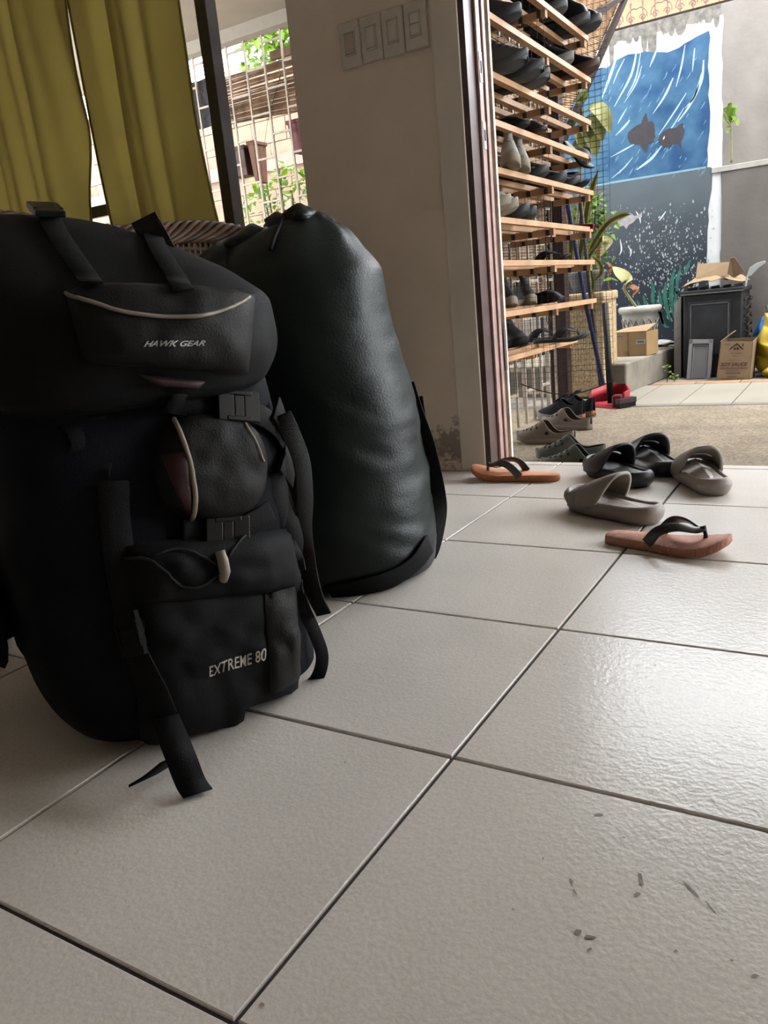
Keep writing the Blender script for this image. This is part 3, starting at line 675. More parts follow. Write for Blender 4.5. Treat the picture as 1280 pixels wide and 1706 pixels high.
# yellow sack
def blob(name, fn, nu, nv, m, parent, sub=1): return MB().loft([[fn(i/nu, j/nv) for j in range(nv)] for i in range(nu+1)], True).build(name, m, parent, True, sub=sub)
ysk = mat('yellow_sack_plastic', (0.58, 0.40, 0.02), 0.4, 0.15, 10, 0.5, 18)
ys_ = thing('yellow_sack', 'bulging yellow plastic sack tied to a point, right of the soy sauce carton', 'sack', (-.06, 5.50, -.15))
def sack(t, a):
    r = stable([(0,.10),(.12,.155),(.4,.165),(.62,.12),(.82,.055),(.93,.03),(1,.01)], t)
    th = a*2*PI; k = 1 + .16*noise.noise((math.cos(th)*1.6, math.sin(th)*1.6, t*4)) + .05*math.sin(th*7 + t*9)
    return Vector((-.030 - .125*t**2*0.9 + r*k*math.cos(th), 5.50 + r*.9*k*math.sin(th), -.149 + .40*t + .012*math.sin(t*26 + th*2)*(t > .02)))
blob('sack_body', sack, 26, 30, ysk, ys_)
ys2 = thing('yellow_bag', 'small yellow plastic bag on the ground before the bulging sack', 'bag', (-.10, 5.33, -.15))
blob('bag_body', lambda t, a: Vector((-.085 + .06*math.sin(PI*min(.97,t+.03))**.6*math.cos(a*2*PI), 5.31 + .045*math.sin(PI*min(.97,t+.03))**.6*math.sin(a*2*PI), -.149 + .075*t + .006*math.sin(a*22))), 8, 18, ysk, ys2)
bl_ = thing('blue_plastic_bag', 'crumpled blue plastic bag behind the yellow sack', 'bag', (-.2, 5.68, -.15))
bpm = mat('blue_plastic_film', (0.03, 0.20, 0.55), 0.3, 0.3, 12, 0.6, 22)
blob('bag_body', lambda t, a: Vector((-.160 + (.085*math.sin(PI*min(.97,t+.03))**.5 + .02*math.sin(a*31+t*8))*math.cos(a*2*PI), 5.70 + .07*math.sin(PI*min(.97,t+.03))**.5*math.sin(a*2*PI), -.149 + .375*t + .012*math.sin(a*19 + t*11)*(t > .05))), 12, 20, bpm, bl_)
# white post and stick at the right edge
wpst = thing('white_post', 'square white-painted post at the far right of the courtyard wall', 'post', (-.02, 5.75, -.15))
MB().box(-.135, -.06, 5.75, 5.82, -.15, .62).build('post_shaft', mat('white_post_paint', (0.62, 0.60, 0.55), .6, .08), wpst, bevel=.004)
stk = thing('wooden_stick', 'thin pale wooden stick leaning beside the yellow sack', 'stick', (-.08, 5.66, .05))
MB().tube([(-.175, 5.86, .29), (-.06, 5.84, -.148)], .012, 7).build('stick_shaft', mat('pale_stick', (0.5, 0.42, 0.32), .7, .15, 20), stk)

# pot and carton on the ledge
potm = mat('white_moulded_pot', (0.60, 0.56, 0.49), 0.6, 0.08, 20, 0.5, 40)
pt = thing('white_flower_pot', 'white moulded flower pot with a lattice body on the ledge', 'pot', (-.945, 5.62, .045))
c = (-.985, 5.64, .045)
prof = [(.085,0),(.095,.02),(.105,.12),(.125,.235),(.128,.262),(.142,.27),(.15,.285),(.15,.305),(.142,.315),(.13,.315),(.125,.29),(.0,.285)]
MB().lathe([(r, z) for r, z in prof], c, 32).build('pot_body', potm, pt, True)
mbl = MB()
for k in range(16):
    for sg in (-1, 1):
        mbl.tube([(c[0] + (.100 + .03*t)*math.cos(2*PI*k/16 + sg*t*.8), c[1] + (.100+.03*t)*math.sin(2*PI*k/16 + sg*t*.8), c[2] + .06 + .17*t) for t in (0,.25,.5,.75,1)], .004, 4)
mbl.build('lattice_relief', potm, pt)
MB().lathe([(0,.292),(.125,.292)], c, 20).build('soil', soil, pt)
cb = thing('ledge_carton', 'closed brown carton with a white sticker on the ledge beside the pot', 'box', (-.93, 5.32, .045))
K = [(-1.075,5.20),(-.835,5.165),(-.80,5.36),(-1.04,5.395)]
MB().prism(K, .046, .205).build('carton_body', mat('kraft_card_sunny', (0.45, 0.28, 0.13), .8, .08, 10), cb)
MB().add([(*K[0],.206),(*K[1],.206),(K[2][0]-.01,K[2][1],.245),(K[3][0]+.01,K[3][1],.222)], [(0,1,2,3)]).build('lid_flap', kraft, cb, solid=.004)
def on_cb(s, t): a = Vector((*K[0],0)).lerp(Vector((*K[1],0)), s); return Vector((a.x, a.y - .0015, .046 + .159*t))
def cbp(ps, m, name):
    o = MB()
    for p in ps: o.add([on_cb(*q) for q in p], [tuple(range(len(p)))])
    o.build(name, m, cb, recalc=False)
cbp([[(.70,.50),(.97,.51),(.97,.68),(.70,.67)]], wp, 'sticker')
o = MB(); 
for k in range(9): o.add([on_cb(s, t) + Vector((0,-.0008,0)) for s, t in ((.74+k*.022,.55),(.752+k*.022,.55),(.752+k*.022,.63),(.74+k*.022,.63))], [(0,1,2,3)])
o.build('sticker_print', ink, cb, recalc=False)
cbp([[(.46,.0),(.485,.0),(.485,1),(.46,1)], [(.38,.0),(.50,0),(.50,.22),(.38,.22)]], mat('tape_brown', (0.34,0.19,.08), .5), 'packing_tape')
cbp([[(.04,.80),(.10,.80),(.10,.90),(.04,.90)], [(.14,.84),(.32,.84),(.32,.87),(.14,.87)]], mat('blue_print', (0.10,.13,.2), .7), 'print_mark')
# white rags at the foot of the wall
rg_ = thing('white_rag', 'crumpled white plastic scrap on the ledge beneath the painted weed', 'scrap', (-.86, 5.85, .045))
blob('scrap_body', lambda t, a: Vector((-.88 + .10*math.sin(PI*min(.97,t+.03))*math.cos(a*2*PI), 5.86 + .06*math.sin(PI*min(.97,t+.03))*math.sin(a*2*PI), .046 + .05*t + .010*math.sin(a*25+t*9)*(t > .05))), 8, 18, wp, rg_)
# ------------------------------------------------------------------ lanai grilles, post, blinds
XG, YG, ZB, ZTOP = -1.13, 4.20, -0.15, 2.285
bar_m = mat('grille_beige_steel', (0.90, 0.75, 0.58), 0.5, 0.15, 30)
def shared(name, me, parent, loc):
    o = bpy.data.objects.new(name, me); COL.objects.link(o); o.parent = parent; o.location = Vector(loc) - parent_world(parent); return o
gs = thing('side_grille', 'beige steel window grille behind the shoe rack, closing the lanai side', 'grille', (XG, 3.1, ZB))
def first(mb, name, m, parent, loc, **k):
    o = mb.build(name, m, None, **k); o.parent = parent; o.location = Vector(loc) - parent_world(parent); return o
b0 = first(MB().box(-.006, .006, -.006, .006, 0, ZTOP - ZB), 'bar', bar_m, gs, (XG, 2.15, ZB)); ysb = [2.15 + .126*k for k in range(17)]
for y in ysb[1:]: shared('bar', b0.data, gs, (XG, y, ZB))
c0 = first(MB().box(-.006, .006, .006, .12, -.007, .007), 'cross_bar', bar_m, gs, (XG, ysb[0], 0.02))
for k, y in enumerate(ysb[:-1]):
    for j in range(6):
        z = (.02 if k % 2 == 0 else .21) + .38*j
        if z < 2.2 and (k, j) != (0, 0): shared('cross_bar', c0.data, gs, (XG, y, z))
gf = thing('front_grille', 'beige steel grille of staggered bars across the lanai front, seen through the window', 'grille', (-2.8, YG, ZB))
xsb = [-3.304 + .1505*k for k in range(-9, 15)]
b1 = first(MB().box(-.006, .006, -.006, .006, 0, ZTOP - ZB), 'bar', bar_m, gf, (xsb[0], YG, ZB))
for x in xsb[1:]: shared('bar', b1.data, gf, (x, YG, ZB))
c1 = first(MB().box(.006, .1445, -.006, .006, -.006, .006), 'cross_bar', bar_m, gf, (xsb[0], YG, 1.563))
for k, x in enumerate(xsb[:-1]):
    for j in range(-6, 3):
        z = (1.70 if (k - 9) % 2 == 0 else 1.563) + .27*j
        if -.1 < z < 2.25 and not (k == 0 and abs(z - 1.563) < .01): shared('cross_bar', c1.data, gf, (x, YG, z))
post_m = mat('brown_painted_post', (0.075, 0.038, 0.03), 0.6, 0.3, 25, 0.2, 60)
cp = thing('lanai_post', 'brown painted timber post at the lanai corner behind the shoe rack', 'post', (-1.13, 4.25, ZB))
MB().box(-1.175, -1.075, 4.21, 4.30, ZB, ZTOP).build('post_shaft', post_m, cp, bevel=.004)
# awning bracket: brace and strut, standing off the post
ab = thing('awning_bracket', 'dark steel bracket bar slanting up past the bamboo blind', 'bracket', (-1.13, 4.4, 1.3))
MB().bar((-1.125, 4.31, 1.26), (-1.125, 5.93, 2.44), .03, .035).build('brace', dark_iron, ab)
MB().bar((-1.125, 4.32, 1.83), (-1.125, 5.93, 2.46), .03, .035).build('strut', dark_iron, ab)
reed_m = mat('bamboo_reed', (0.72, 0.44, 0.24), 0.6, 0.45, 14)
cord_m = mat('blind_cord', (0.12, 0.10, 0.08), 0.8)
def reeds(mb, a, b, r, n=5):
    mid = [Vector(a).lerp(Vector(b), t) + Vector((random.uniform(-.004,.004), random.uniform(-.004,.004), random.uniform(-.006,.006))) for t in (.0,.35,.7,1)]
    mb.tube(mid, r, 4, False)
sbld = thing('bamboo_blind', 'split bamboo blind hung on the grille behind the shoe rack', 'blind', (-1.165, 3.4, .5))
rb = MB(); z = .53
while z < 2.25:
    f_ = max(0.0, (z - 1.30)/.95)
    yo = 4.50 if z < 1.28 else min(5.86, 4.40 + f_*1.46)
    zo = z if z < 1.28 else 1.26 + (yo - 4.31)/1.62*1.18
    za = z + .010*math.sin(z*19); sag = .05*math.sin(z*5)*(z < 1)
    if random.random() > .05:
        jx = lambda: -1.165 + random.uniform(-.006, .006)
        r_ = random.uniform(.0042, .0062) * (1.35 if z > 1.28 else 1)
        rb.tube([(jx(), 2.25, za), (-1.165, 3.3, za - sag*.4), (jx(), 4.15, za - sag), (-1.165, yo, zo - sag)], r_, 4, False)
        if z > 1.28:
            rb.tube([(jx(), 4.15, za + .006), (-1.165, lerp(4.15, yo, .5), lerp(za, zo, .5) + .007), (-1.165, yo, zo + .012)], r_, 4, False)
    z += random.uniform(.0105, .0155)
stuff(rb.build('reeds', reed_m, sbld))
for y in (2.6, 3.15, 3.7, 4.3):
    MB().tube([(-1.158, y, .5), (-1.158, y, 2.26)], .003, 4).build('cord', cord_m, sbld)
fbl = thing('rolled_bamboo_blind', 'half-raised brown bamboo blind hanging outside the lanai front grille', 'blind', (-3.0, 4.28, 1.85))
rb = MB(); z0 = 1.825
for i in range(38):
    z = z0 + i*.0083 + random.uniform(-.002,.002); tilt = (.035 - .002*i) if i < 15 else 0.0
    if i in (25, 31) : continue
    rb.tube([(-3.42, 4.27 + .01*math.sin(i), z + .02*(i < 12)*(1-i/12)), (-3.0, 4.268, z), (-2.5, 4.272, z - tilt), (-1.4, 4.27, z - tilt*1.5)], random.uniform(.0035,.0055), 4, False)
stuff(rb.build('reeds', mat('bamboo_reed_dark', (0.30, 0.165, 0.085), 0.65, 0.5, 12), fbl))
MB().bar((-3.0, 4.275, 2.175), (-1.4, 4.275, 2.175), .03, .05).build('head_slat', mat('bamboo_reed_dark', (0.15,.085,.045)), fbl)
MB().tube([(-2.92, 4.25, 2.05), (-3.07, 4.25, 1.80)], .003, 4).build('cord', cord_m, fbl)
MB().tube([(-3.07, 4.25, 1.80), (-3.14, 4.25, 1.62)], .0015, 4).build('pull_string', cord_m, fbl)
sh = thing('shade_cloth', 'dark grey shade cloth tied to the left end of the lanai grille', 'cloth', (-3.75, 4.23, 1.85))
MB().grid(lambda i, j: Vector((lerp(-4.6,-3.50,i), 4.225 + .006*math.sin(i*30), lerp(1.86,2.16,j) + .01*math.sin(i*12))), 20, 4).build('cloth_sheet', mat('grey_shade_net', (0.075, 0.07, 0.075), .9, .5, 60), sh, solid=.003)

# ------------------------------------------------------------------ shoe rack
pine = mat('pine_slat', (0.29, 0.16, 0.075), 0.6, 0.25, 9, 0.15, 60)
wire_m = mat('rusty_wire', (0.085, 0.06, 0.045), 0.6, 0.3, 40)
rk = thing('shoe_rack', 'tall homemade shoe rack of pine slats and wire mesh beside the doorway', 'rack', (-.88, 2.8, -.15))
ZS = [1.590, 1.425, 1.250, 1.105, 0.955, 0.795, 0.650, 0.475, 0.300]
XSL = [-1.07, -.985, -.895, -.800, -.705]
Y0R, Y1R = 2.13, 3.50
sl = None
for i, z in enumerate(ZS):
    for k, x in enumerate(XSL):
        if i == 8 and k == 4: continue
        lift = 0.0 if k % 2 == 0 else -.004
        ln = 1.0
        if sl is None:
            sl = first(MB().box(-.013, .013, Y0R, Y1R, -.020, 0), 'slat', pine, rk, (x, 0, z + lift)); me = sl.data
        else:
            o = bpy.data.objects.new('slat', me); COL.objects.link(o); o.parent = rk
            o.location = Vector((x + random.uniform(-.003,.003), random.uniform(-.02,.012), z + lift)) - rk.location
    for yb in (3.46, 2.95, 2.2):
        b = MB()
        xe = -.70 if i != 8 else -.80
        x = -1.09
        while x < xe:
            b.box(x, min(x + .058, xe), yb - .012, yb + .012, z - .046, z - .0205); x += .0745
        b.box(-1.09, xe, yb - .004, yb + .004, z - .042, z - .0245)
        bt = b.build('batten', pine, rk)
        h = MB(); x = -1.09
        while x + .0745 < xe:
            h.box(x + .059, x + .0735, yb - .016, yb - .006, z - .046, z - .0225); x += .0745
        stuff(h.build('batten_clip', black_hole, bt))
def mesh_panel(fn, u0, u1, v0, v1, cell, r, name):
    m = MB(); n = int((u1-u0)/cell)
    for k in range(n+1):
        u = u0 + (u1-u0)*k/n; m.bar(fn(u, v0), fn(u, v1), r, r)
    n = int((v1-v0)/cell)
    for k in range(n+1):
        v = v0 + (v1-v0)*k/n; m.bar(fn(u0, v), fn(u1, v), r, r)
    return stuff(m.build(name, wire_m, rk))
mesh_panel(lambda x, z: Vector((x, 3.52 + .012*math.sin(x*9 + z*4), z)), -1.10, -.625, .08, 1.75, .0265, .0013, 'end_mesh')
mesh_panel(lambda x, z: Vector((x, 2.985 + .006*math.sin(x*9 + z*4), z)), -1.10, -.725, .08, 1.72, .0265, .0012, 'middle_mesh')
mesh_panel(lambda x, z: Vector((x, 3.66 + .02*math.sin(x*7 + z*6), z)), -1.02, -.69, .12, 1.70, .0265, .0012, 'loose_mesh')
mesh_panel(lambda y, z: Vector((-1.105 + .008*math.sin(y*8+z*5), y, z)), 2.13, 3.52, .06, 1.75, .027, .0016, 'back_mesh')
hem = [(x, 3.52, .08 - .06*math.sin(PI*(x+1.10)/.475)) for x in [-1.10 + .475*k/12 for k in range(13)]]
MB().tube(hem, .003, 5).build('mesh_hem', wire_m, rk)
blk_strap = mat('black_webbing_thin', (0.012, 0.012, 0.013), 0.7)
for uv0, uv1 in (((907, 335), (911, 432)), ((918, 335), (919, 400)), ((913, 452), (914, 490)), ((926, 30), (926, 55))):
    a, b = at_y(*uv0, 3.40), at_y(*uv1, 3.40)
    MB().tube([a, b], .004, 5).build('tie_strap', blk_strap, rk)
ka = [at_y(u, v, 3.40) for u, v in ((914,516),(911,525),(911,535),(914,540),(917,535),(917,525),(916,517))]
MB().tube(ka, .0028, 5, False, True).build('snap_hook', blk_strap, rk)

# ------------------------------------------------------------------ shoes
def foot_c(t): return -.10*math.sin(PI*t)*(t-.2)
ROUND = False
FW_A = [(0,0),(.03,.19),(.08,.31),(.18,.42),(.30,.46),(.45,.56),(.62,.90),(.70,1.0),(.78,.97),(.87,.78),(.94,.48),(1,0)]      # squared half widths
FW_B = [(0,0),(.03,.22),(.08,.42),(.16,.58),(.28,.66),(.45,.74),(.62,.97),(.70,1.0),(.78,.97),(.88,.72),(.95,.38),(1,0)]
def foot_w(t): return math.sqrt(max(0, stable(FW_B if ROUND else FW_A, t)))
def sole_outline(L, W, n=22, off=0.0, side=1):
    ts = [0.5 - 0.5*math.cos(PI*i/n) for i in range(n+1)]
    lft = [(t*L, (foot_w(t)*(W/2 - off) + side*foot_c(t)*W)) for t in ts]
    rgt = [(t*L, (-foot_w(t)*(W/2 - off) + side*foot_c(t)*W)) for t in ts]
    o = lft[:-1] + list(reversed(rgt))[:-1]
    if off: o = [(off + x*(L-2*off)/L, y) for x, y in o]
    return o
def sole_mb(L, W, z0, z1, side=1, flare=.004, spring=.0):
    mb = MB(); rings = []
    for off, z in ((.004, z0), (0, z0 + .003), (0, (z0+z1)/2), (flare*.3, z1 - .002), (flare, z1)):
        rings.append([Vector((x, y, z + spring*max(0, x/L - .7)**2*11*L)) for x, y in sole_outline(L, W, 22, off, side)])
    return mb.loft(rings, True)
def shell_mb(L, W, top, rim, tc, zb=.02, side=1, ow=.80, n=20, inset=.003, pw=.75):
    """upper of a shoe: closed over the toes, open behind tc"""
    sv = [1, .9, .78, .65, .52, .4, .28, .16, .05]; ss = [-x for x in sv] + list(reversed(sv)); m = len(ss)
    mb = MB(); vs = []; rowo = []
    for i in range(n + 1):
        t = .004 + .992*(0.5 - 0.5*math.cos(PI*i/n)); w = foot_w(t)*(W/2 - inset); yc = side*foot_c(t)*W
        h = stable(top, t); hr = stable(rim, t); o = sstep(tc + .10, tc - .02, t); rowo.append(o)
        for s in ss:
            a = abs(s)*PI/2; sg = 1 if s > 0 else -1
            cy_, cz_ = w*math.sin(a)**.72, h*max(0, math.cos(a))**pw
            q = 1 - abs(s); oy, oz = w*(1 + .05*math.sin(q*PI) - (1-ow)*q**1.5), hr*q**.9
            vs.append(Vector((t*L, yc + sg*lerp(cy_, oy, o), zb + lerp(cz_, oz, o))))
    fs = []
    for i in range(n):
        for j in range(m - 1):
            if j == m//2 - 1 and (rowo[i] > .35 or rowo[i+1] > .35): continue
            fs.append((i*m+j, (i+1)*m+j, (i+1)*m+j+1, i*m+j+1))
    return mb.add(vs, fs)
def place(t, toe, heel_dir, L, pitch=0, roll=0, z=None):
    """thing's local +x runs heel to toe; toe tip stands at the given point"""
    a = math.atan2(heel_dir[1], heel_dir[0])
    t.rotation_euler = (roll, pitch, a)
    p = Vector(toe); t.location = (p.x - math.cos(a)*L*math.cos(pitch), p.y - math.sin(a)*L*math.cos(pitch), z if z is not None else p.z)
def shoe_thing(name, label, cat, group=None): return thing(name, label, cat, (0,0,0), group)

# --- flip-flops
ff_strap = mat('flip_flop_strap_grey_brown', (0.045, 0.04, 0.036), 0.35, 0.15)
def orange_sole(name, col):
    m = mat(name, col, 0.7, 0.08, 30)
    nt = m.node_tree; N = nt.nodes; L = nt.links; b = N['Principled BSDF']
    tc = N.new('ShaderNodeTexCoord'); wv = N.new('ShaderNodeTexWave'); wv.inputs['Scale'].default_value = 55; wv.inputs['Distortion'].default_value = 4; wv.inputs['Detail Scale'].default_value = 3
    L.new(tc.outputs['Object'], wv.inputs['Vector'])
    bp = N.new('ShaderNodeBump'); bp.inputs['Strength'].default_value = .45; bp.inputs['Distance'].default_value = .0015
    L.new(wv.outputs['Fac'], bp.inputs['Height']); L.new(bp.outputs['Normal'], b.inputs['Normal'])
    return m
def flip_flop(label, L, W, sole_m, strap_m, side, th=.019, group=None, cat='flip-flop'):
    t = shoe_thing('flip_flop', label, cat, group)
    sole_mb(L, W, 0, th, side, .003, .10).build('sole', sole_m, t, True, bevel=0)
    zs = lambda x: th + .10*max(0, x/L - .7)**2*11*L
    tp = Vector((L*.80, side*.10*W, zs(L*.80)))
    for sg in (-1, 1):
        base = Vector((L*.40, sg*W*.36, th - .002))
        pts = curve_pts([base, base + Vector((L*.10, sg*.004, .030)), Vector((L*.62, sg*W*.27, .055)), Vector((L*.74, sg*W*.09 + side*.06*W, .046)), tp + Vector((-.004, 0, .026))], 6)
        wid = []; nor = []
        for i, p in enumerate(pts):
            d = (pts[min(i+1, len(pts)-1)] - pts[max(i-1, 0)]).normalized(); k = i/(len(pts)-1)
            out = Vector((.25, sg*(1-k*.55), .45 + k*.6)).normalized(); nn = (out - d*out.dot(d)).normalized()
            wid.append(d.cross(nn) * lerp(.024, .013, k)); nor.append(nn)
        MB().ribbon(pts, wid, nor, .004).build('strap', strap_m, t, True, bevel=.001, seg=1)
    MB().tube([tp + Vector((-.006,0,.030)), tp + Vector((-.001,0,.014)), tp + Vector((0,0,-.003))], [.006,.0042,.006], 8).build('toe_post', strap_m, t, True)
    return t
rust = orange_sole('rust_orange_foam', (0.50, 0.185, 0.08)); rust2 = orange_sole('terracotta_foam', (0.42, 0.18, 0.115))
t = flip_flop('bright orange flip-flop with brown straps lying against the door jamb', .272, .098, rust, ff_strap, 1)
place(t, at_z(788, 797, 0), (-1, -.03), .272)
t = flip_flop('terracotta flip-flop with dark straps, alone nearest the camera', .258, .100, rust2, mat('flip_flop_strap_black', (0.02,.02,.022), .35), 1)
place(t, at_z(1219, 926, 0), (.99, -.16), .258)

# --- pillow slides
def slide(label, L, W, m, side, foot_m):
    global ROUND
    ROUND = True
    t = shoe_thing('slide_sandal', label, 'slide sandal', None)
    lift = lambda x, z: .020*sstep(.70, 1, x/L)*(z > .002) + .010*sstep(.30, 0, x/L)*(z > .002)*min(1, z/.02)
    mb = MB(); rings = []
    for off, z in ((.022, 0), (.012, .002), (.004, .009), (0, .018), (.002, .027), (.007, .034), (.012, .037), (.016, .036), (.019, .033), (.022, .030)):
        rings.append([Vector((x, y, z + lift(x, z))) for x, y in sole_outline(L, W, 30, off, side)])
    mb.loft(rings, True); mb.build('sole', m, t, True)
    MB().prism(sole_outline(L, W, 20, .0215, side), .0292, .0312, lambda x, y, z: (x, y, z + lift(x, z))).build('footbed', foot_m, t)
    H = lambda tt: stable([(.3,.094),(.42,.090),(.60,.072),(.78,.050),(.93,.030),(1,.02)], tt)
    def band(t0, t1, name):
        n, k = 14, 28; g = MB()
        def fn(i, j):
            tt = lerp(t0(j), t1(j), i); a = (j - .5)*PI
            w = foot_w(tt)*(W/2) + .0005; h = H(tt)
            return Vector((tt*L, side*foot_c(tt)*W + w*math.copysign(abs(math.sin(a))**.74, math.sin(a)), .018 + h*max(0, math.cos(a))**.74))
        g.grid(fn, n, k); return g.build(name, m, t, True, solid=.0075)
    sw = lambda j: math.sin(j*PI)
    band(lambda j: .60 - .21*abs(sw(j))**.5, lambda j: .69 if abs(j-.5) < .27 else .76, 'band')
    band(lambda j: .745 if abs(j-.5) < .29 else .76, lambda j: .85 + .035*sw(j), 'toe_strap')
    ROUND = False
    return t
taupe = mat('taupe_eva_foam', (0.225, 0.195, 0.17), 0.55, 0.06, 20, 0.15, 200); taupe_f = mat('taupe_footbed', (0.34, 0.30, 0.26), 0.6, 0.08, 30, 0.5, 300)
blackf = mat('black_eva_foam', (0.013, 0.013, 0.014), 0.5, 0.1, 20, 0.15, 200); blackff = mat('black_footbed', (0.08, 0.075, 0.07), 0.6, 0.1, 30, 0.5, 300)
for lab, toe, heel, m, fm, sd in (
    ('black slide sandal directly behind the side-on taupe slide', (986,786), (1078,815), blackf, blackff, 1),
    ('black slide sandal at the back, its toe on the threshold', (1062,764), (1134,806), blackf, blackff, -1),
    ('taupe slide sandal in front of the black pair, turned side-on', (951,843), (1100,876), taupe, taupe_f, 1),
    ('taupe slide sandal at the right, its open heel facing us', (1149,787), (1228,857), taupe, taupe_f, -1)):
    a, b = at_z(*toe, 0), at_z(*heel, 0); L = (a - b).length
    L = max(.262, min(.292, L))
    t = slide(lab, L, .122, m, sd, fm); place(t, a, ((a-b).x, (a-b).y), L, z=0.0006)
    if toe == (951,843):
        pass
# --- clogs
def clog(label, L, W, m, hole_m, side, group=None):
    t = shoe_thing('clog', label, 'clog', group)
    sole_mb(L, W, 0, .026, side, .003, .12).build('sole', m, t, True)
    top = [(.0,.03),(.40,.104),(.50,.100),(.66,.068),(.82,.048),(.93,.038),(1,.012)]; rim = [(0,.046),(.12,.042),(.28,.036),(.40,.055),(.49,.098),(1,.03)]
    shell_mb(L, W, top, rim, .47, .016, side, .84, 24).build('upper', m, t, True, solid=.005, sub=1)
    MB().prism(sole_outline(L, W, 18, .010, side), .024, .027).build('footbed', m, t)
    mb = MB()
    for (tt, s) in ((.62,-.25),(.62,.0),(.62,.25),(.70,-.38),(.70,-.12),(.70,.14),(.70,.4),(.78,-.28),(.78,0),(.78,.28),(.85,-.15),(.85,.17),(.60,-.52),(.60,.52)):
        w = foot_w(tt)*(W/2 - .003); h = stable(top, tt); a = abs(s)*PI/2; sg = 1 if s > 0 else -1
        p = Vector((tt*L, side*foot_c(tt)*W + sg*w*math.sin(a)**.72, .016 + h*math.cos(a)**.75))
        nrm = Vector((.25, s*1.5, 1)).normalized(); x = nrm.cross(Vector((0,1,0))).normalized(); y = nrm.cross(x)
        mb.loft([[p + nrm*.0016 + (x*math.cos(q*PI/4) + y*math.sin(q*PI/4))*r for q in range(8)] for r in (.0058,)] * 1 + [[p - nrm*.006 + (x*math.cos(q*PI/4) + y*math.sin(q*PI/4))*.0055 for q in range(8)]], True)
    mb.build('vent_holes', hole_m, t)
    for sg in (-1, 1):
        w = foot_w(.42)*W/2
        MB().tube([(L*.42, side*foot_c(.42)*W + sg*(w-.002), .052), (L*.42, side*foot_c(.42)*W + sg*(w+.005), .052)], .009, 10).build('rivet', hole_m, t)
    return t
cl_t = mat('taupe_clog_resin', (0.36, 0.27, 0.20), 0.6, 0.07, 20); cl_h = mat('clog_hole_dark', (0.03, 0.025, 0.02), 0.9)
cl_o = mat('olive_clog_resin', (0.17, 0.175, 0.14), 0.55, 0.07, 20)
ZP = -.15
for lab, toe, heel, m, sd in (('taupe clog in front of its pair by the rack foot', (862,737), (968,738), cl_t, 1), ('taupe clog behind its pair, next to the black sneakers', (905,712), (992,716), cl_t, -1)):
    a, b = at_z(*toe, ZP), at_z(*heel, ZP); d = a - b
    t = clog(lab, .285, .112, m, cl_h, sd); place(t, a, (d.x, d.y), .285, z=ZP)
for lab, toe, sd, dd in (('olive grey clog nearest the tiled threshold, in front of its pair', at_z(902, 786, ZP), 1, (-.99, -.12)), ('olive grey clog behind its pair, close to the threshold', at_z(893, 768, ZP), -1, (-.97, -.25))):
    t = clog(lab, .285, .112, cl_o, cl_h, sd); place(t, toe, dd, .285, z=ZP)
# --- sneakers
def sneaker(label, L, W, up_m, sole_m, side, h=.085, group=None, cat='sneaker', name='sneaker', accent=None, lace_m=None, heel=.032):
    t = shoe_thing(name, label, cat, group)
    sole_mb(L, W, 0, heel, side, .002, .08).build('sole', sole_m, t, True)
    if accent:
        mb = MB(); o = sole_outline(L, W + .003, 22, 0, side); o = [p for p in o if p[0] < L*.5]
        mb.loft([[Vector((x - .001, y*1.01, z)) for x, y in sole_outline(L*.55, W*.80, 16, 0, 0)] for z in (.008, heel + .004)], True)
        mb.build('heel_accent', accent, t, True)
    top = [(0,h*.9),(.35,h),(.50,h*.95),(.64,h*.70),(.80,h*.48),(.93,h*.34),(1,.012)]; rim = [(0,h*.92),(.08,h*.88),(.20,h*.64),(.34,h*.72),(.46,h*.98),(1,.03)]
    shell_mb(L, W, top, rim, .40, heel - .010, side, .62, 24, .004).build('upper', up_m, t, True, solid=.005, sub=1)
    tl = [Vector((L*x, side*foot_c(x)*W, heel - .010 + z)) for x, z in ((.62, h*.72), (.50, h*.97), (.40, h*1.12), (.36, h*1.22))]
    MB().ribbon(tl, Vector((0, W*.42, 0)), Vector((.5,0,.86)), .006).build('tongue', up_m, t, True)
    lm = lace_m or up_m
    for x in (.46, .52, .58, .64):
        hh = stable(top, x) + heel - .010; w = foot_w(x)*W*.22; y0 = side*foot_c(x)*W
        MB().tube([(L*x, y0 - w, hh - .006), (L*(x+.01), y0, hh + .003), (L*x, y0 + w, hh - .006)], .0026, 5).build('lace', lm, t, True)
    return t
blk_knit = mat('black_knit_upper', (0.018, 0.019, 0.023), 0.85, 0.3, 60, 0.3, 200); lace_g = mat('grey_lace', (0.16, 0.16, 0.17), 0.8)
foam_w = mat('dirty_white_foam', (0.42, 0.38, 0.32), 0.7, 0.15, 20); foam_o = mat('orange_foam', (0.55, 0.17, 0.05), 0.6, 0.1)
for lab, toe, heel, sd in (('black sneaker with orange heel foam, front one of the pair under the rack', (897,698), (983,701), 1), ('black sneaker with orange heel foam, behind its pair by the red dustpan', (925,690), (1002,696), -1)):
    a, b = at_z(*toe, ZP), at_z(*heel, ZP); d = a - b
    t = sneaker(lab, .29, .105, blk_knit, foam_w, sd, .098, None, 'sneaker', 'sneaker', foam_o, lace_g); place(t, a, (d.x, d.y), .29, z=ZP)

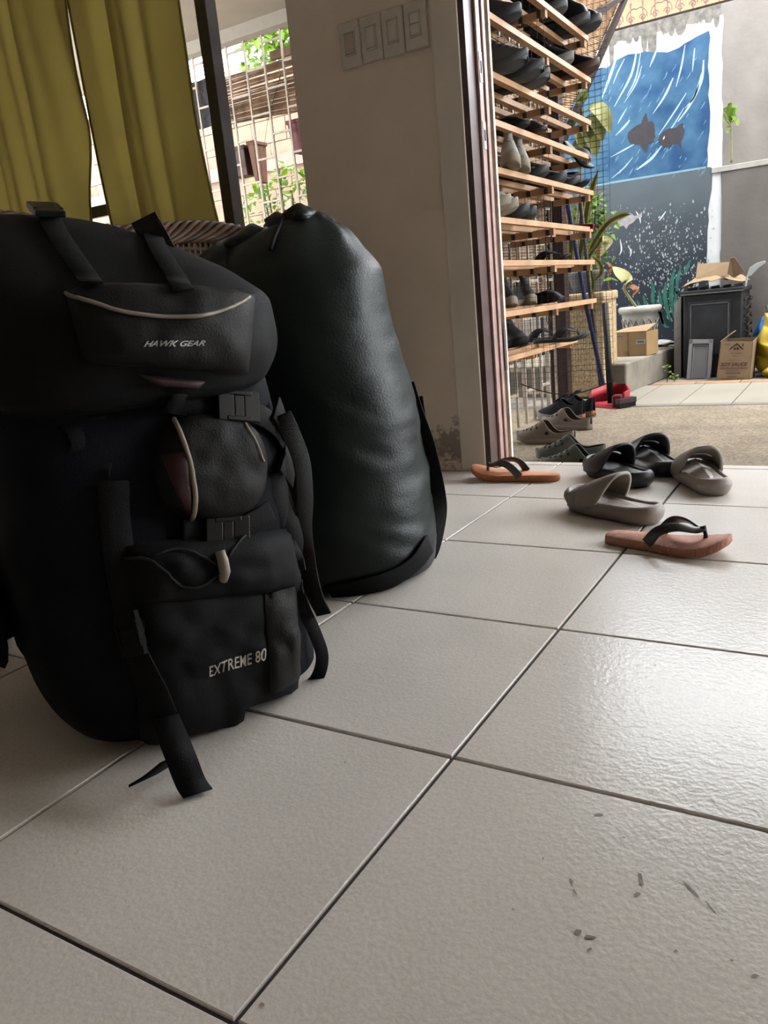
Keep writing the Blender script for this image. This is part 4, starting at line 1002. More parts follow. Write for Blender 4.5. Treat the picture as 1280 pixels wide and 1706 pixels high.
# --- shoes on the shelves
dgrey = mat('charcoal_rubber', (0.085, 0.09, 0.095), 0.55, 0.12, 20); mgrey = mat('slate_rubber', (0.15, 0.155, 0.155), 0.6, 0.12, 20)
black_l = mat('black_leather', (0.016, 0.016, 0.019), 0.4, 0.2, 30); brown_s = mat('brown_gum_sole', (0.16, 0.09, 0.055), 0.6, 0.15); blk_s = mat('black_sole', (0.02, 0.02, 0.021), 0.7)
burg = mat('burgundy_leather', (0.085, 0.048, 0.048), 0.45, 0.15, 20); cream_c = mat('cream_canvas', (0.95, 0.90, 0.80), 0.8, 0.08, 40, 0.3, 120); cream_s = mat('cream_rubber', (0.75, 0.64, 0.47), 0.6, 0.15, 20)
stripe_w = mat('white_stripe', (0.5, 0.5, 0.5), .6); greenfoam = mat('grey_green_foam', (0.12, 0.145, 0.135), .6)
def shelf(t, L, u, v, z, d=(1, 0), x=None, pitch=0, roll=0):
    p = at_z(u, v, z) if x is None else at_x(u, v, x)
    p.x = min(p.x, -.585); p.y = min(p.y, 3.42); place(t, p, d, L, pitch, roll, z=z + .001)
PX = (1, 0.05)
# top shelf
t = sneaker('grey canvas shoe next to the door jamb, high on the rack above the grey slippers', .28, .11, mat('grey_canvas', (0.10,.10,.095), .85, .15, 40, .3, 120), dgrey, 1, .085); shelf(t, .28, 870, 33, ZS[1], (1,.1))
t = sneaker('black high boot nearest us on the topmost shelf', .29, .12, black_l, mgrey, 1, .17, None, 'boot', 'boot'); shelf(t, .29, 946, 22, ZS[0], PX)
t = sneaker('black high boot in the middle of the topmost shelf', .29, .12, black_l, mgrey, -1, .17, None, 'boot', 'boot'); shelf(t, .29, 984, 43, ZS[0], PX)
t = sneaker('black boot at the far end of the topmost shelf', .30, .12, black_l, dgrey, 1, .13, None, 'boot', 'boot'); shelf(t, .30, 1003, 46, ZS[0], PX)
# second shelf
for (u, v), lab, L in (((881,110), 'grey slipper nearest the jamb in the row of three grey slippers', .27), ((908,126), 'grey slipper in the middle of the row of three', .27), ((917,139), 'small grey slipper at the far end of the row of three', .25)):
    t = clog(lab, L, .105, mgrey, cl_h, 1); t['category'] = 'slipper'; shelf(t, L, u, v, ZS[2], PX)
t = sneaker('black sneaker with white toe cap on the second shelf', .27, .105, blk_knit, foam_w, 1, .095, None, 'sneaker', 'sneaker', None, lace_g); shelf(t, .27, 957, 108, ZS[1], (1,.1))
t = sneaker('black leather shoe with brown sole, far end of the second shelf', .30, .108, black_l, brown_s, 1, .10, None, 'shoe', 'leather_shoe', None, black_l); shelf(t, .30, 1003, 121, ZS[1], PX)
# third shelf
def flat(label, L, W, m, sm, side=1, hb=.045, name='flat_shoe'):
    t = shoe_thing(name, label, 'shoe', None)
    sole_mb(L, W, 0, .014, side, .002, .05).build('sole', sm, t, True)
    shell_mb(L, W, [(0,hb),(.5,hb*1.1),(.7,hb*.95),(.85,hb*.75),(1,.01)], [(0,hb*1.25),(.2,hb*.95),(.5,hb*.75),(.7,hb*.8),(1,.02)], .62, .009, side, .82, 22).build('upper', m, t, True, solid=.003, sub=1)
    MB().prism(sole_outline(L, W, 18, .005, side), .013, .0145).build('insole', sm, t)
    return t
t = flat('black flat shoe by the jamb, behind the burgundy loafer', .26, .09, black_l, blk_s, 1, .04); shelf(t, .26, 884, 212, ZS[3], PX)
t = flat('burgundy loafer on the shelf above the white canvas shoes', .26, .092, burg, burg, -1, .05, 'loafer'); shelf(t, .26, 912, 221, ZS[3], PX)
# fourth shelf: a slipper hanging over the edge
t = flip_flop('black flip-flop with pale piping dangling off the fourth shelf end', .19, .075, black_l, stripe_w, 1, .012); 
p = at_y(966, 250, 3.46); t.location = p + Vector((-.075, 0, .045)); t.rotation_euler = (math.radians(15), math.radians(50), .0)
t = flat('small grey and black sandal under the fourth shelf, toe down', .22, .085, black_l, dgrey, 1, .03, 'sandal'); p = at_y(948, 283, 3.42); t.location = (p.x - .17, p.y, ZS[4] + .02); t.rotation_euler = (0, math.radians(-12), .2)
# fifth shelf
for k, (u, v) in enumerate(((862,276), (884,274))):
    t = sneaker(('white canvas high-top, nearest the jamb of the pair on the fifth shelf', 'white canvas high-top, right of its pair on the fifth shelf')[k], .25, .074, cream_c, cream_s, 1, .105, None, 'sneaker', 'sneaker')
    p = at_z(u, v, ZS[4]); p.x = min(p.x, -.66) - .015*k; p.y += .11*k; place(t, p, (.42, -.90), .25, z=ZS[4] + .001)
t = sneaker('black trainer with white side stripes on the fifth shelf', .28, .105, blk_knit, dgrey, 1, .085); shelf(t, .28, 915, 297, ZS[4], PX)
for k in (0, 1): MB().bar((.10+.05*k, -.049 , .034), (.19+.05*k, -.046, .042), .002, .007).build('side_stripe', stripe_w, t).location = t.location
t = sneaker('black shoe in the middle of the far fifth shelf', .26, .10, black_l, mgrey, -1, .07, None, 'shoe', 'leather_shoe'); shelf(t, .26, 945, 306, ZS[4], PX)
t = sneaker('black low shoe at the far end of the fifth shelf', .26, .10, black_l, dgrey, 1, .06, None, 'shoe', 'leather_shoe'); shelf(t, .26, 967, 313, ZS[4], PX)
t = flip_flop('thin black flip-flop under the fifth shelf shoes, at the slat ends', .25, .09, blk_s, blk_s, 1, .012); shelf(t, .25, 984, 316, ZS[4], PX, -.66)
# sixth shelf
t = sneaker('cream high-top shoe nearest the jamb on the sixth shelf', .27, .10, cream_c, cream_s, 1, .098, None, 'sneaker', 'sneaker'); shelf(t, .27, 853, 355, ZS[5], (1,.15), -.60)
t = sneaker('second cream high-top shoe, right of its pair on the sixth shelf', .27, .10, cream_c, cream_s, -1, .098, None, 'sneaker', 'sneaker'); shelf(t, .27, 865, 354, ZS[5], (1,.15), -.62)
t = sneaker('dark grey shoe behind the cream high-tops', .26, .10, mgrey, dgrey, 1, .06, None, 'shoe', 'leather_shoe'); shelf(t, .26, 883, 358, ZS[5], PX, -.66)
t = sneaker('dark grey shoe farthest right on the near sixth shelf', .26, .10, mgrey, dgrey, -1, .06, None, 'shoe', 'leather_shoe'); shelf(t, .26, 895, 358, ZS[5], PX, -.68)
rt_ = thing('red_handled_tool', 'red-handled tool with a pointed steel shank lying on the sixth shelf end', 'tool', (-.72, 3.42, ZS[5]))
a, b, c_ = at_y(956, 378, 3.45), at_y(990, 377, 3.45), at_y(940, 380, 3.45)
MB().bar(a, b, .022, .022).build('handle', mat('red_plastic', (0.42, 0.02, 0.035), .4, .08), rt_, bevel=.003)
MB().tube([c_, a], [.001, .004], 6).build('shank', steel, rt_)
# seventh shelf
t = flip_flop('black strapped sandal lying on the seventh shelf', .27, .095, black_l, black_l, 1, .016, None, 'sandal'); t.name = 'strap_sandal'; shelf(t, .27, 952, 441, ZS[6], PX, -.78)
# eighth shelf
t = sneaker('dark shoe with cream toe cap nearest the jamb on the eighth shelf', .25, .075, dgrey, cream_s, 1, .10, None, 'boot', 'boot'); shelf(t, .25, 855, 513, ZS[7], (.6,-.8), -.86)
t = sneaker('dark shoe with cream toe cap, right of its pair on the eighth shelf', .25, .075, dgrey, cream_s, -1, .10, None, 'boot', 'boot'); shelf(t, .25, 877, 511, ZS[7], (.6,-.8), -.85); t.location.y += .07
t = flat('black pointed flat shoe on the eighth shelf', .27, .088, black_l, black_l, 1, .055); shelf(t, .27, 941, 503, ZS[7], (1,.0), -.76)
# lowest shelf
t = sneaker('dark grey ankle boot on the lowest shelf by the jamb', .25, .10, dgrey, blk_s, 1, .115, None, 'boot', 'boot'); shelf(t, .25, 874, 579, ZS[8], (.8,-.5), -.86)
t = flip_flop('grey green flip-flop sticking out over the lowest shelf', .265, .09, greenfoam, dgrey, 1, .016); shelf(t, .265, 984, 580, ZS[8], (1,.02), -.64)
t = flip_flop('grey green flip-flop behind the one sticking out of the lowest shelf', .265, .09, greenfoam, dgrey, -1, .016); shelf(t, .265, 940, 573, ZS[8], (1,.0), -.80)

# ------------------------------------------------------------------ dustpan, mops and brush by the rack
red = mat('red_dustpan_plastic', (0.60, 0.03, 0.05), 0.4, 0.1, 10)
dp = thing('dustpan', 'red long-handled dustpan with a black pole standing beside the sneakers', 'dustpan', (-.82, 4.32, ZP))
A, B = (-.96, 4.24), (-.755, 4.14)
m_ = MB()
fl_ = [(-.965,4.38),(-.93,4.20),(-.765,4.10),(-.735,4.20),(-.765,4.40)]
m_.prism(fl_, ZP, ZP + .005)
def wall_(p, q, h0, h1): m_.add([(*p,ZP),(*q,ZP),(*q,ZP+h1),(*p,ZP+h0)], [(0,1,2,3)])
m_.build('pan_base', red, dp)
w_ = MB()
path = [(-.955,4.23,.05),(-.972,4.36,.09),(-.90,4.43,.105),(-.79,4.41,.105),(-.74,4.30,.085),(-.742,4.17,.085)]
w_.loft([[Vector((x,y,ZP)), Vector((x*1.0+.004,y,ZP+h)), Vector((x*1.0-.004,y+.004,ZP+h)), Vector((x-.006,y+.006,ZP))] for x, y, h in path], True)
w_.build('pan_wall', red, dp, True)
MB().box(-.80, -.745, 4.13, 4.19, ZP, ZP+.075).build('pan_corner', mat('dark_red_plastic', (0.26, 0.012, 0.025), .4), dp, bevel=.01)
MB().tube([at_y(1018, 672, 4.24), at_y(1008, 505, 4.30)], .0185, 14).build('pole', mat('black_pole_plastic', (0.012,.012,.013), .35, .2), dp, True)
navy = mat('navy_pole_paint', (0.04, 0.06, 0.20), 0.35, 0.3, 60)
mp = thing('mop', 'navy mop handle leaning against the shoe rack', 'mop', (-.90, 4.40, ZP))
MB().tube([at_y(1011, 666, 4.53), at_y(975, 500, 4.25), at_y(945, 335, 4.02)], .0125, 12).build('handle', navy, mp, True)
mp2 = thing('broom', 'grey broom handle leaning beside the navy mop', 'broom', (-.93, 4.45, ZP))
MB().tube([at_y(1003, 664, 4.585), at_y(985, 500, 4.33), at_y(967, 335, 4.12)], .0115, 12).build('handle', mat('grey_brown_pole', (0.15, 0.13, 0.125), .5, .2, 30), mp2, True)
p = at_y(1005, 666, 4.585)
MB().box(p.x-.06, p.x+.015, 4.56, 4.61, ZP, ZP+.05).build('brush_head', mat('red_plastic', (0.42,.02,.035)), mp2, bevel=.006)
br = thing('scrub_brush', 'dark maroon scrub brush lying right of the red dustpan', 'brush', (-.74, 4.32, ZP))
P1, P2 = at_z(1028, 681, ZP), at_z(1057, 676, ZP)
MB().bar(P1 + Vector((0,0,.040)), P2 + Vector((0,0,.040)), .045, .030).build('brush_block', mat('maroon_block', (0.06, 0.018, 0.018), .5, .2), br, bevel=.003)
MB().bar(P1 + Vector((.004,0,.0125)), P2 + Vector((-.004,0,.0125)), .038, .025).build('bristles', mat('dark_bristle', (0.02,.014,.013), .9, .4, 200), br)
# ------------------------------------------------------------------ curtains
cur_m = mat('olive_yellow_curtain', (0.255, 0.20, 0.05), 0.8, 0.10, 3, 0.25, 400, transl=0.36)
def curtain(label, e0, e1, name='curtain'):
    """e0, e1: left and right edges as (z, x) tables from the bottom up"""
    t = thing(name, label, 'curtain', (-1.8, 1.80, .75), 'yellow curtains on the window')
    def fn(i, j):
        z = lerp(.70, 2.25, j); a, b = table(e0, z), table(e1, z); x = lerp(a, b, i)
        ph = i*(b - a)*21 + 1.6*math.sin(i*5.3 + a) + .6*math.sin(z*2.1 + a*3)
        amp = .030*(.65 + .35*math.sin(i*7 + 1))
        y = 1.80 + amp*math.sin(ph) + .010*math.sin(ph*2.3 + z*3) + .012*noise.noise((x*4, z*2, 1))
        return Vector((x + .008*math.cos(ph), y, z))
    MB().grid(fn, 90, 30).build('cloth', cur_m, t, True)
    ed = [fn(1, j/30) for j in range(31)]; MB().tube(ed, .0045, 5).build('hem', cur_m, t, True)
    ed = [fn(0, j/30) for j in range(31)]; MB().tube(ed, .0045, 5).build('hem', cur_m, t, True)
    return t
curtain('yellow olive curtain panel nearest the window mullion', [(.7,-1.955),(.92,-1.975),(1.35,-1.985),(1.65,-1.985),(2.3,-1.95)], [(.7,-1.44),(.85,-1.457),(1.2,-1.505),(1.53,-1.512),(2.3,-1.50)])
curtain('yellow olive curtain panel left of the narrow gap', [(.7,-3.0),(2.3,-3.0)], [(.7,-2.15),(.94,-2.115),(1.2,-2.065),(1.4,-2.02),(1.65,-2.0),(2.3,-1.97)])
rd = thing('curtain_rod', 'dark curtain rod above the window', 'rod', (-2.1, 1.80, 2.26))
MB().tube([(-3.15, 1.80, 2.262), (-1.05, 1.80, 2.262)], .011, 10).build('rod', alu, rd, True)

# ------------------------------------------------------------------ rattan armchair behind the bags
rat = mat('dark_rattan', (0.045, 0.025, 0.016), 0.5, 0.35, 30, 0.1, 90, spec=.2)
rat2 = mat('mid_rattan', (0.075, 0.042, 0.027), 0.5, 0.3, 30, 0.1, 90, spec=.2)
ch = thing('rattan_armchair', 'brown woven rattan armchair behind the two bags', 'chair', (-1.15, 1.2, 0))
CX, CY0, CY1, CZ = -1.35, .62, 1.74, .795
# thick plaited back rim: strands wound round the rail
def rim_path(k, n=60): t = k/n; return Vector((CX, lerp(CY0, CY1, t), CZ + .012*math.sin(t*9)))
for s_ in range(9):
    pts = []
    for k in range(121):
        p = rim_path(k, 120); a = k/120*2*PI*3.2 + s_*2*PI/9
        pts.append(p + Vector((.030*math.cos(a), 0, .026*math.sin(a))))
    MB().tube(pts, .0085, 6).build('rim_strand', rat2 if s_ % 3 else rat, ch, True)
MB().tube([rim_path(k, 12) for k in range(13)], .024, 8).build('rim_core', rat, ch, True)
wv = MB()
for k in range(46):
    y = lerp(CY0 + .02, CY1 - .02, k/45)
    wv.tube([(CX + .012*math.sin(k*PI + j*PI)*.9 - .05*(1 - j/18)*0, y, .36 + (CZ - .37)*j/18) for j in range(19)], .007, 5)
stuff(wv.build('back_weave', rat, ch, True))
wv = MB()
for j in range(22):
    z = .36 + (CZ - .38)*j/22
    wv.tube([(CX + .010*math.sin(k*PI/1.0 + j*PI), lerp(CY0, CY1, k/46), z) for k in range(47)], .008, 5)
stuff(wv.build('back_strands', rat, ch, True))
MB().box(-1.36, -.90, CY0 + .03, CY1 - .03, .33, .40).build('seat', rat, ch, bevel=.02)
for y in (CY0, CY1):
    MB().tube(curve_pts([(CX, y, CZ - .02), (-1.15, y, .62), (-.95, y, .58), (-.88, y, .50), (-.89, y, .02)], 8), .022, 10).build('arm', rat, ch, True)
    MB().tube([(CX - .0, y, CZ - .02), (CX - .03, y, .01)], .024, 10).build('leg', rat, ch, True)
MB().box(-.905, -.885, CY0 + .02, CY1 - .02, .05, .36).build('front_apron', rat, ch, bevel=.005)

# ------------------------------------------------------------------ backpack
nyl_b = mat('black_nylon', (0.0052, 0.0055, 0.0062), 0.7, 0.15, 40, 0.25, 500, spec=.16)
nyl_n = mat('navy_black_nylon', (0.004, 0.0045, 0.0078), 0.72, 0.15, 40, 0.25, 500, spec=.12)
nyl_g = mat('charcoal_ripstop', (0.0085, 0.0078, 0.0072), 0.62, 0.12, 30, 0.25, 400, spec=.22)
web = mat('black_webbing', (0.004, 0.004, 0.0045), 0.65, 0.15, 60, 0.4, 700, spec=.16)
web_g = mat('grey_webbing', (0.012, 0.0115, 0.012), 0.6, 0.12, 60, 0.4, 700, spec=.25)
plastic = mat('black_buckle_plastic', (0.005, 0.005, 0.0052), 0.28, 0.1, spec=.4)
piping_m = mat('beige_reflective_piping', (0.26, 0.22, 0.17), 0.5, 0.05)
red_n = mat('dark_red_nylon', (0.026, 0.003, 0.004), 0.6, 0.2, 30, 0.2, 400)
thread = mat('white_thread', (0.42, 0.41, 0.40), 0.6, 0.05); thread2 = mat('pale_thread', (0.42, 0.37, 0.31), 0.6, 0.05)
E_ = Vector((.39, .92, 0)).normalized(); Nn = Vector((E_.y, -E_.x, 0))
PC = Vector((-.462, .435, 0))
bp_ = thing('backpack', 'large black and navy hiking backpack standing upright in front of the green duffel', 'backpack', PC)
def superring(c, e, n, a, b, z, p=3.0, k=40, fold=0.0, seed=0):
    out = []
    for i in range(k):
        th = 2*PI*i/k; x = math.copysign(abs(math.cos(th))**(2/p), math.cos(th))*a; y = math.copysign(abs(math.sin(th))**(2/p), math.sin(th))*b
        q = c + e*x + n*y; q = Vector((q.x, q.y, z))
        f = 1 + fold*noise.noise((q.x*9 + seed, q.y*9, z*7)) + fold*.5*noise.noise((q.x*22, q.y*22 + seed, z*17))
        out.append(Vector((c.x + (q.x - c.x)*f, c.y + (q.y - c.y)*f, z)))
    return out
def loft_body(tab, p, name, m, parent, fold, seed, k=44, n=40, e=E_, nn=Nn, base=PC, sub=1):
    rings = []; zs = [r[0] for r in tab]
    for i in range(n + 1):
        z = lerp(zs[0], zs[-1], i/n); g = lambda c: stable([(r[0], r[c]) for r in tab], z)
        rings.append(superring(base + e*g(3) + nn*g(4), e, nn, g(1), g(2), z, p, k, fold, seed))
    o = MB().loft(rings, True); return o, o.build(name, m, parent, True, sub=sub)
# z, half width, half depth, shift along width, shift along depth
mb1, body = loft_body([(0,.155,.125,0,0),(.008,.178,.148,-.003,0),(.06,.192,.160,-.020,0),(.20,.199,.164,-.026,-.005),(.36,.198,.160,-.028,-.012),(.48,.192,.153,-.028,-.02),(.56,.180,.14,-.025,-.03)], 3.4, 'pack_body', nyl_n, bp_, .035, 3)
mb2, lid = loft_body([(.44,.150,.140,-.03,.01),(.452,.180,.165,-.03,.012),(.50,.205,.175,-.025,.012),(.555,.208,.172,-.025,.0),(.59,.200,.150,-.045,-.015),(.63,.185,.120,-.085,-.035),(.668,.150,.085,-.125,-.055),(.690,.085,.045,-.13,-.07),(.695,.04,.02,-.13,-.07)], 2.8, 'lid', nyl_b, bp_, .05, 8)
def bvh_of(*objs):
    vs = []; fs = []
    dg = bpy.context.evaluated_depsgraph_get()
    for o in objs:
        ev = o.evaluated_get(dg); me = ev.to_mesh(); off = len(vs); mw = Matrix.Translation(parent_world(o))
        vs += [mw @ v.co for v in me.vertices]; fs += [tuple(i + off for i in p.vertices) for p in me.polygons]; ev.to_mesh_clear()
    return BVHTree.FromPolygons(vs, fs)
PT = bvh_of(body, lid)
def hit(tree, u, v, fall=None):
    d = ray(u, v).normalized(); p, n, _i, _d = tree.ray_cast(CAM, d)
    if p is None: 
        if fall is None: return None, None
        return fall(u, v)
    if n.dot(d) > 0: n = -n
    return p, n
def edge_fall(tree, depth_at=PC):
    def f(u, v):
        d = ray(u, v).normalized(); n = Vector((CAM.x - depth_at.x, CAM.y - depth_at.y, 0)).normalized()
        p = CAM + d*((depth_at - CAM).dot(n)/d.dot(n)); return p, n
    return f
pf_ = edge_fall(PT)
def patch(tree, quad, h, m, name, parent, pw=4, nu=14, nv=14, fall=None, wob=.0, base=.002, shape=None):
    """padded panel raised from a surface; quad: four picture corners (tl, tr, br, bl) used to find the spot on the bag"""
    def fn(i, j):
        t_, b_ = Vector(quad[0]).lerp(Vector(quad[1]), i), Vector(quad[3]).lerp(Vector(quad[2]), i); q = t_.lerp(b_, j)
        if shape: q = shape(q, i, j)
        p, n = hit(tree, q.x, q.y, fall)
        s, t2 = 2*i - 1, 2*j - 1; k = max(0, 1 - abs(s)**pw)*max(0, 1 - abs(t2)**pw)
        return p + n*(base + h*k**.6 + wob*k*noise.noise((q.x*.03, q.y*.03, 4)))
    return MB().grid(fn, nu, nv).build(name, m, parent, True)
def smooth_dirs(ns):
    out = []
    for i in range(len(ns)):
        a = Vector()
        for k in range(max(0, i-3), min(len(ns), i+4)): a += ns[k]
        out.append(a.normalized())
    return out
def strap_on(tree, px, w, m, name, parent, lift=.006, th=.0025, n=7, fall=None, smooth_n=True):
    c = curve_pts([Vector((*q, 0)) for q in px], n); ps = []; ns = []
    for q in c:
        p, nn = hit(tree, q.x, q.y, fall)
        ps.append(p); ns.append(nn)
    ns = smooth_dirs(ns)
    ps = [p + q*lift for p, q in zip(ps, ns)]
    sm = [ps[0]] + [(ps[i-1] + ps[i]*2 + ps[i+1])/4 for i in range(1, len(ps)-1)] + [ps[-1]]
    wid = []
    for i in range(len(sm)):
        d = (sm[min(i+1, len(sm)-1)] - sm[max(i-1, 0)]).normalized(); wid.append(d.cross(ns[i]).normalized()*w)
    return MB().ribbon(sm, wid, ns, th).build(name, m, parent, True, bevel=.0006, seg=1)
def cord_on(tree, px, r, m, name, parent, lift=.004, n=7, fall=None):
    c = curve_pts([Vector((*q, 0)) for q in px], n); ps = []
    for q in c:
        p, nn = hit(tree, q.x, q.y, fall); ps.append(p + nn*lift)
    return MB().tube(ps, r, 6).build(name, m, parent, True)
# lid pocket facing us, with its piping and lettering
lp = patch(PT, [(108,488),(424,492),(412,624),(140,604)], .030, nyl_g, 'lid_pocket', bp_, 5, 22, 14, pf_, .006)
PT2 = bvh_of(body, lid, lp)
cord_on(PT2, [(111,491),(150,503),(200,519),(255,527),(310,529),(355,523),(395,508),(414,496)], .0024, piping_m, 'lid_piping', bp_, .002, 7, pf_)
def decal(tree, txt, a, b, hpx, m, name, parent, shear=0, bold=0, lift=.0015):
    vs, fs = text_mesh(txt, 1.0, shear, 0, 1.0, bold)
    x0 = min(v.x for v in vs); x1 = max(v.x for v in vs); y0 = min(v.y for v in vs); y1 = max(v.y for v in vs)
    A, B = Vector(a), Vector(b); up = Vector((0, -1)); o = MB(); pts = []
    for v in vs:
        q = A.lerp(B, (v.x-x0)/(x1-x0)) + up*hpx*(v.y-y0)/(y1-y0); p, n = hit(tree, q.x, q.y, pf_); pts.append(p + n*lift)
    o.add(pts, fs); return o.build(name, m, parent, recalc=False)
decal(PT2, 'HAWK GEAR', (239,578), (342,576.5), 9.5, thread, 'lettering_brand', bp_, .5, .022)
strap_on(PT2, [(75,352),(95,395),(125,440),(152,478)], .026, nyl_b, 'lid_strap', bp_, .006, .003, 7, pf_)
strap_on(PT2, [(250,385),(262,420),(290,465),(305,490)], .026, nyl_b, 'lid_strap', bp_, .006, .003, 7, pf_)
def buckle(tree, u, v, du, dv, w, l, name, parent, m=plastic, lift=.010, fall=None):
    p, n = hit(tree, u, v, fall); q, _ = hit(tree, u + du, v + dv, fall)
    d = (q - p); d = (d - n*d.dot(n)).normalized(); s_ = d.cross(n).normalized(); p = p + n*lift
    mb = MB()
    for a, b, ww in ((-l/2, -l*.12, w), (-l*.12, l*.12, w*.72), (l*.12, l/2, w)):
        mb.add([p + d*x + s_*y + n*z for z in (-.004,.004) for x, y in ((a,-ww/2),(b,-ww/2),(b,ww/2),(a,ww/2))], [(3,2,1,0),(4,5,6,7),(0,1,5,4),(1,2,6,5),(2,3,7,6),(3,0,4,7)])
    for k in (-1, 1): mb.bar(p + s_*k*w*.42 - d*l*.3, p + s_*k*w*.42 + d*l*.3, .006, .011, n)
    return mb.build(name, m, parent, bevel=.0015)
for (u, v) in ((78, 362), (255, 388)):
    p, n = hit(PT2, u, v + 6, pf_)
    buckle(PT2, u, v + 6, 10, 12, .036, .05, 'ladder_buckle', bp_, plastic, .014, pf_)
# red band under the lid
patch(PT, [(228,622),(340,634),(330,646),(262,642)], .006, red_n, 'red_trim', bp_, 6, 10, 4, pf_, 0, .004)
# bulging middle pocket with red side and piping
def oval(q, i, j):
    cx, cy = 348, 778; s, t = 2*i - 1, 2*j - 1
    return Vector((cx + 92*s*math.sqrt(max(0, 1 - t*t*.46)) + 2*t, cy + 92*t*math.sqrt(max(0, 1 - s*s*.42))))
mp_ = patch(PT, [(255,690),(440,690),(440,870),(255,870)], .030, nyl_g, 'front_pocket', bp_, 4.5, 22, 22, pf_, .006, .001, oval)
PT3 = bvh_of(body, lid, lp, mp_)
cord_on(PT3, [(290,698),(301,722),(312,755),(320,790),(325,825),(324,850),(320,866)], .0032, piping_m, 'pocket_piping', bp_, .002, 7, pf_)
patch(PT3, [(268,758),(316,752),(320,862),(308,852)], .002, red_n, 'red_side_panel', bp_, 8, 8, 14, pf_, 0, .0016)
cord_on(PT3, [(408,706),(425,735),(438,768)], .0012, thread2, 'pocket_seam', bp_, .002, 7, pf_)
# compression straps with side-release buckles
strap_on(PT3, [(275,660),(320,675),(365,682),(410,688),(442,705),(470,745)], .030, web, 'compression_strap', bp_, .010, .003, 7, pf_)
buckle(PT3, 385, 680, 12, 1, .040, .062, 'side_release_buckle', bp_, plastic, .018, pf_)
strap_on(PT3, [(300,885),(340,884),(385,882),(420,868),(445,850)], .030, web, 'compression_strap', bp_, .010, .003, 7, pf_)
buckle(PT3, 370, 884, 12, -1, .040, .062, 'side_release_buckle', bp_, plastic, .016, pf_)
strap_on(PT3, [(445,680),(463,720),(470,760),(462,800)], .045, web, 'side_wing', bp_, .012, .006, 7, pf_)
# lower pocket and its flap
lo = patch(PT, [(215,965),(492,955),(500,1165),(235,1262)], .026, nyl_b, 'lower_pocket', bp_, 5, 20, 18, pf_, .012)
fl_p = patch(PT, [(205,905),(478,880),(496,985),(215,1010)], .034, nyl_b, 'pocket_flap', bp_, 4, 20, 10, pf_, .010, .006)
PT4 = bvh_of(body, lid, lp, mp_, lo, fl_p)
decal(PT4, 'EXTREME 80', (346,1126), (441,1098), 19, thread2, 'lettering_model', bp_, 0, .008, .004)
cord_on(PT4, [(212,929),(245,932),(275,952),(300,974),(330,976),(355,962),(366,948),(350,935),(320,921),(290,917),(258,926)], .0018, web_g, 'elastic_cord', bp_, .003, 8, pf_)
cord_on(PT4, [(378,928),(395,908),(415,890)], .0018, web_g, 'elastic_cord', bp_, .003, 6, pf_)
p, n = hit(PT4, 370, 944, pf_)
MB().tube([p + n*.008 + Vector((-.002,0,.019)), p + n*.011 + Vector((0,0,.006)), p + n*.010 + Vector((.001,0,-.008)), p + n*.008 + Vector((-.004,0,-.020))], [.0065,.0072,.0072,.006], 10).build('cord_toggle', piping_m, bp_, True)
# long vertical strap on the corner running down to the floor
strap_on(PT4, [(188,800),(190,870),(203,960),(222,1040),(243,1110),(272,1190)], .036, web, 'side_strap', bp_, .008, .003, 7, pf_)
buckle(PT4, 228, 1052, 5, 20, .040, .055, 'side_release_buckle', bp_, web, .011, pf_)
a, na = hit(PT4, 272, 1190, pf_)
pts = curve_pts([a + na*.01, at_z(300, 1258, .045), at_z(317, 1302, .012), at_z(330, 1322, .004)], 7)
MB().ribbon(pts, Vector((.020, .028, 0)), Vector((.6, -.4, .7)).normalized(), .0035).build('strap_tail', web, bp_, True)
q0 = at_z(322, 1318, .004); MB().bar(q0 + Vector((-.014,-.012,.004)), q0 + Vector((.016,.018,.004)), .012, .006).build('strap_tail_hem', web, bp_)
pts = curve_pts([at_z(290, 1262, .03), at_z(265, 1282, .012), at_z(238, 1299, .004)], 6)
MB().ribbon(pts, Vector((.012, .034, 0)), Vector((0, 0, 1)), .0035).build('strap_tail', web, bp_, True)
p, n = hit(PT4, 201, 1085, pf_)
MB().lathe([(.0,.006),(.008,.006),(.010,.003),(.0105,0)], (0,0,0), 14).build('snap_stud', plastic, bp_, True).location = p + n*.002 - PC
bp_.children[-1].rotation_euler = n.to_track_quat('Z', 'Y').to_euler()
cord_on(PT4, [(205,1074),(210,1080)], .0025, piping_m, 'snap_glint', bp_, .004, 3, pf_)
# right-hand side: straps hanging along the edge
def free_strap(px, w, m, name, depth, wd=Vector((.6,.8,0)), nor=None, th=.003, lean=0.0):
    D = Vector(depth); n = Vector((CAM.x - D.x, CAM.y - D.y, 0)).normalized(); ps = []
    for i, (u, v) in enumerate(px):
        d = ray(u, v); ps.append(CAM + d*((D + n*lean*i - CAM).dot(n)/d.dot(n)))
    c = curve_pts(ps, 7); wid = []; ns = []
    for i in range(len(c)):
        d = (c[min(i+1, len(c)-1)] - c[max(i-1, 0)]).normalized(); x = d.cross(n).normalized()
        tw = .5*math.sin(i/len(c)*5); x = (x*math.cos(tw) + n*math.sin(tw)).normalized(); wid.append(x*w); ns.append(x.cross(d).normalized())
    return MB().ribbon(c, wid, ns, th).build(name, m, bp_, True, bevel=.0006, seg=1)
SD = PC + E_*.185 + Nn*.16
free_strap([(470,690),(485,722),(503,770),(508,830),(505,880),(512,940),(524,990),(540,1024)], .026, web_g, 'hanging_strap', SD)
free_strap([(462,800),(478,850),(492,900),(486,945),(495,990)], .024, web_g, 'hanging_strap', SD + Nn*.01)
free_strap([(452,790),(462,830),(455,870),(440,900)], .034, web_g, 'side_panel_web', SD + Nn*.02)
free_strap([(488,972),(504,1010),(525,1055),(537,1095),(528,1130),(505,1152),(488,1158)], .020, web, 'loop_strap', SD)
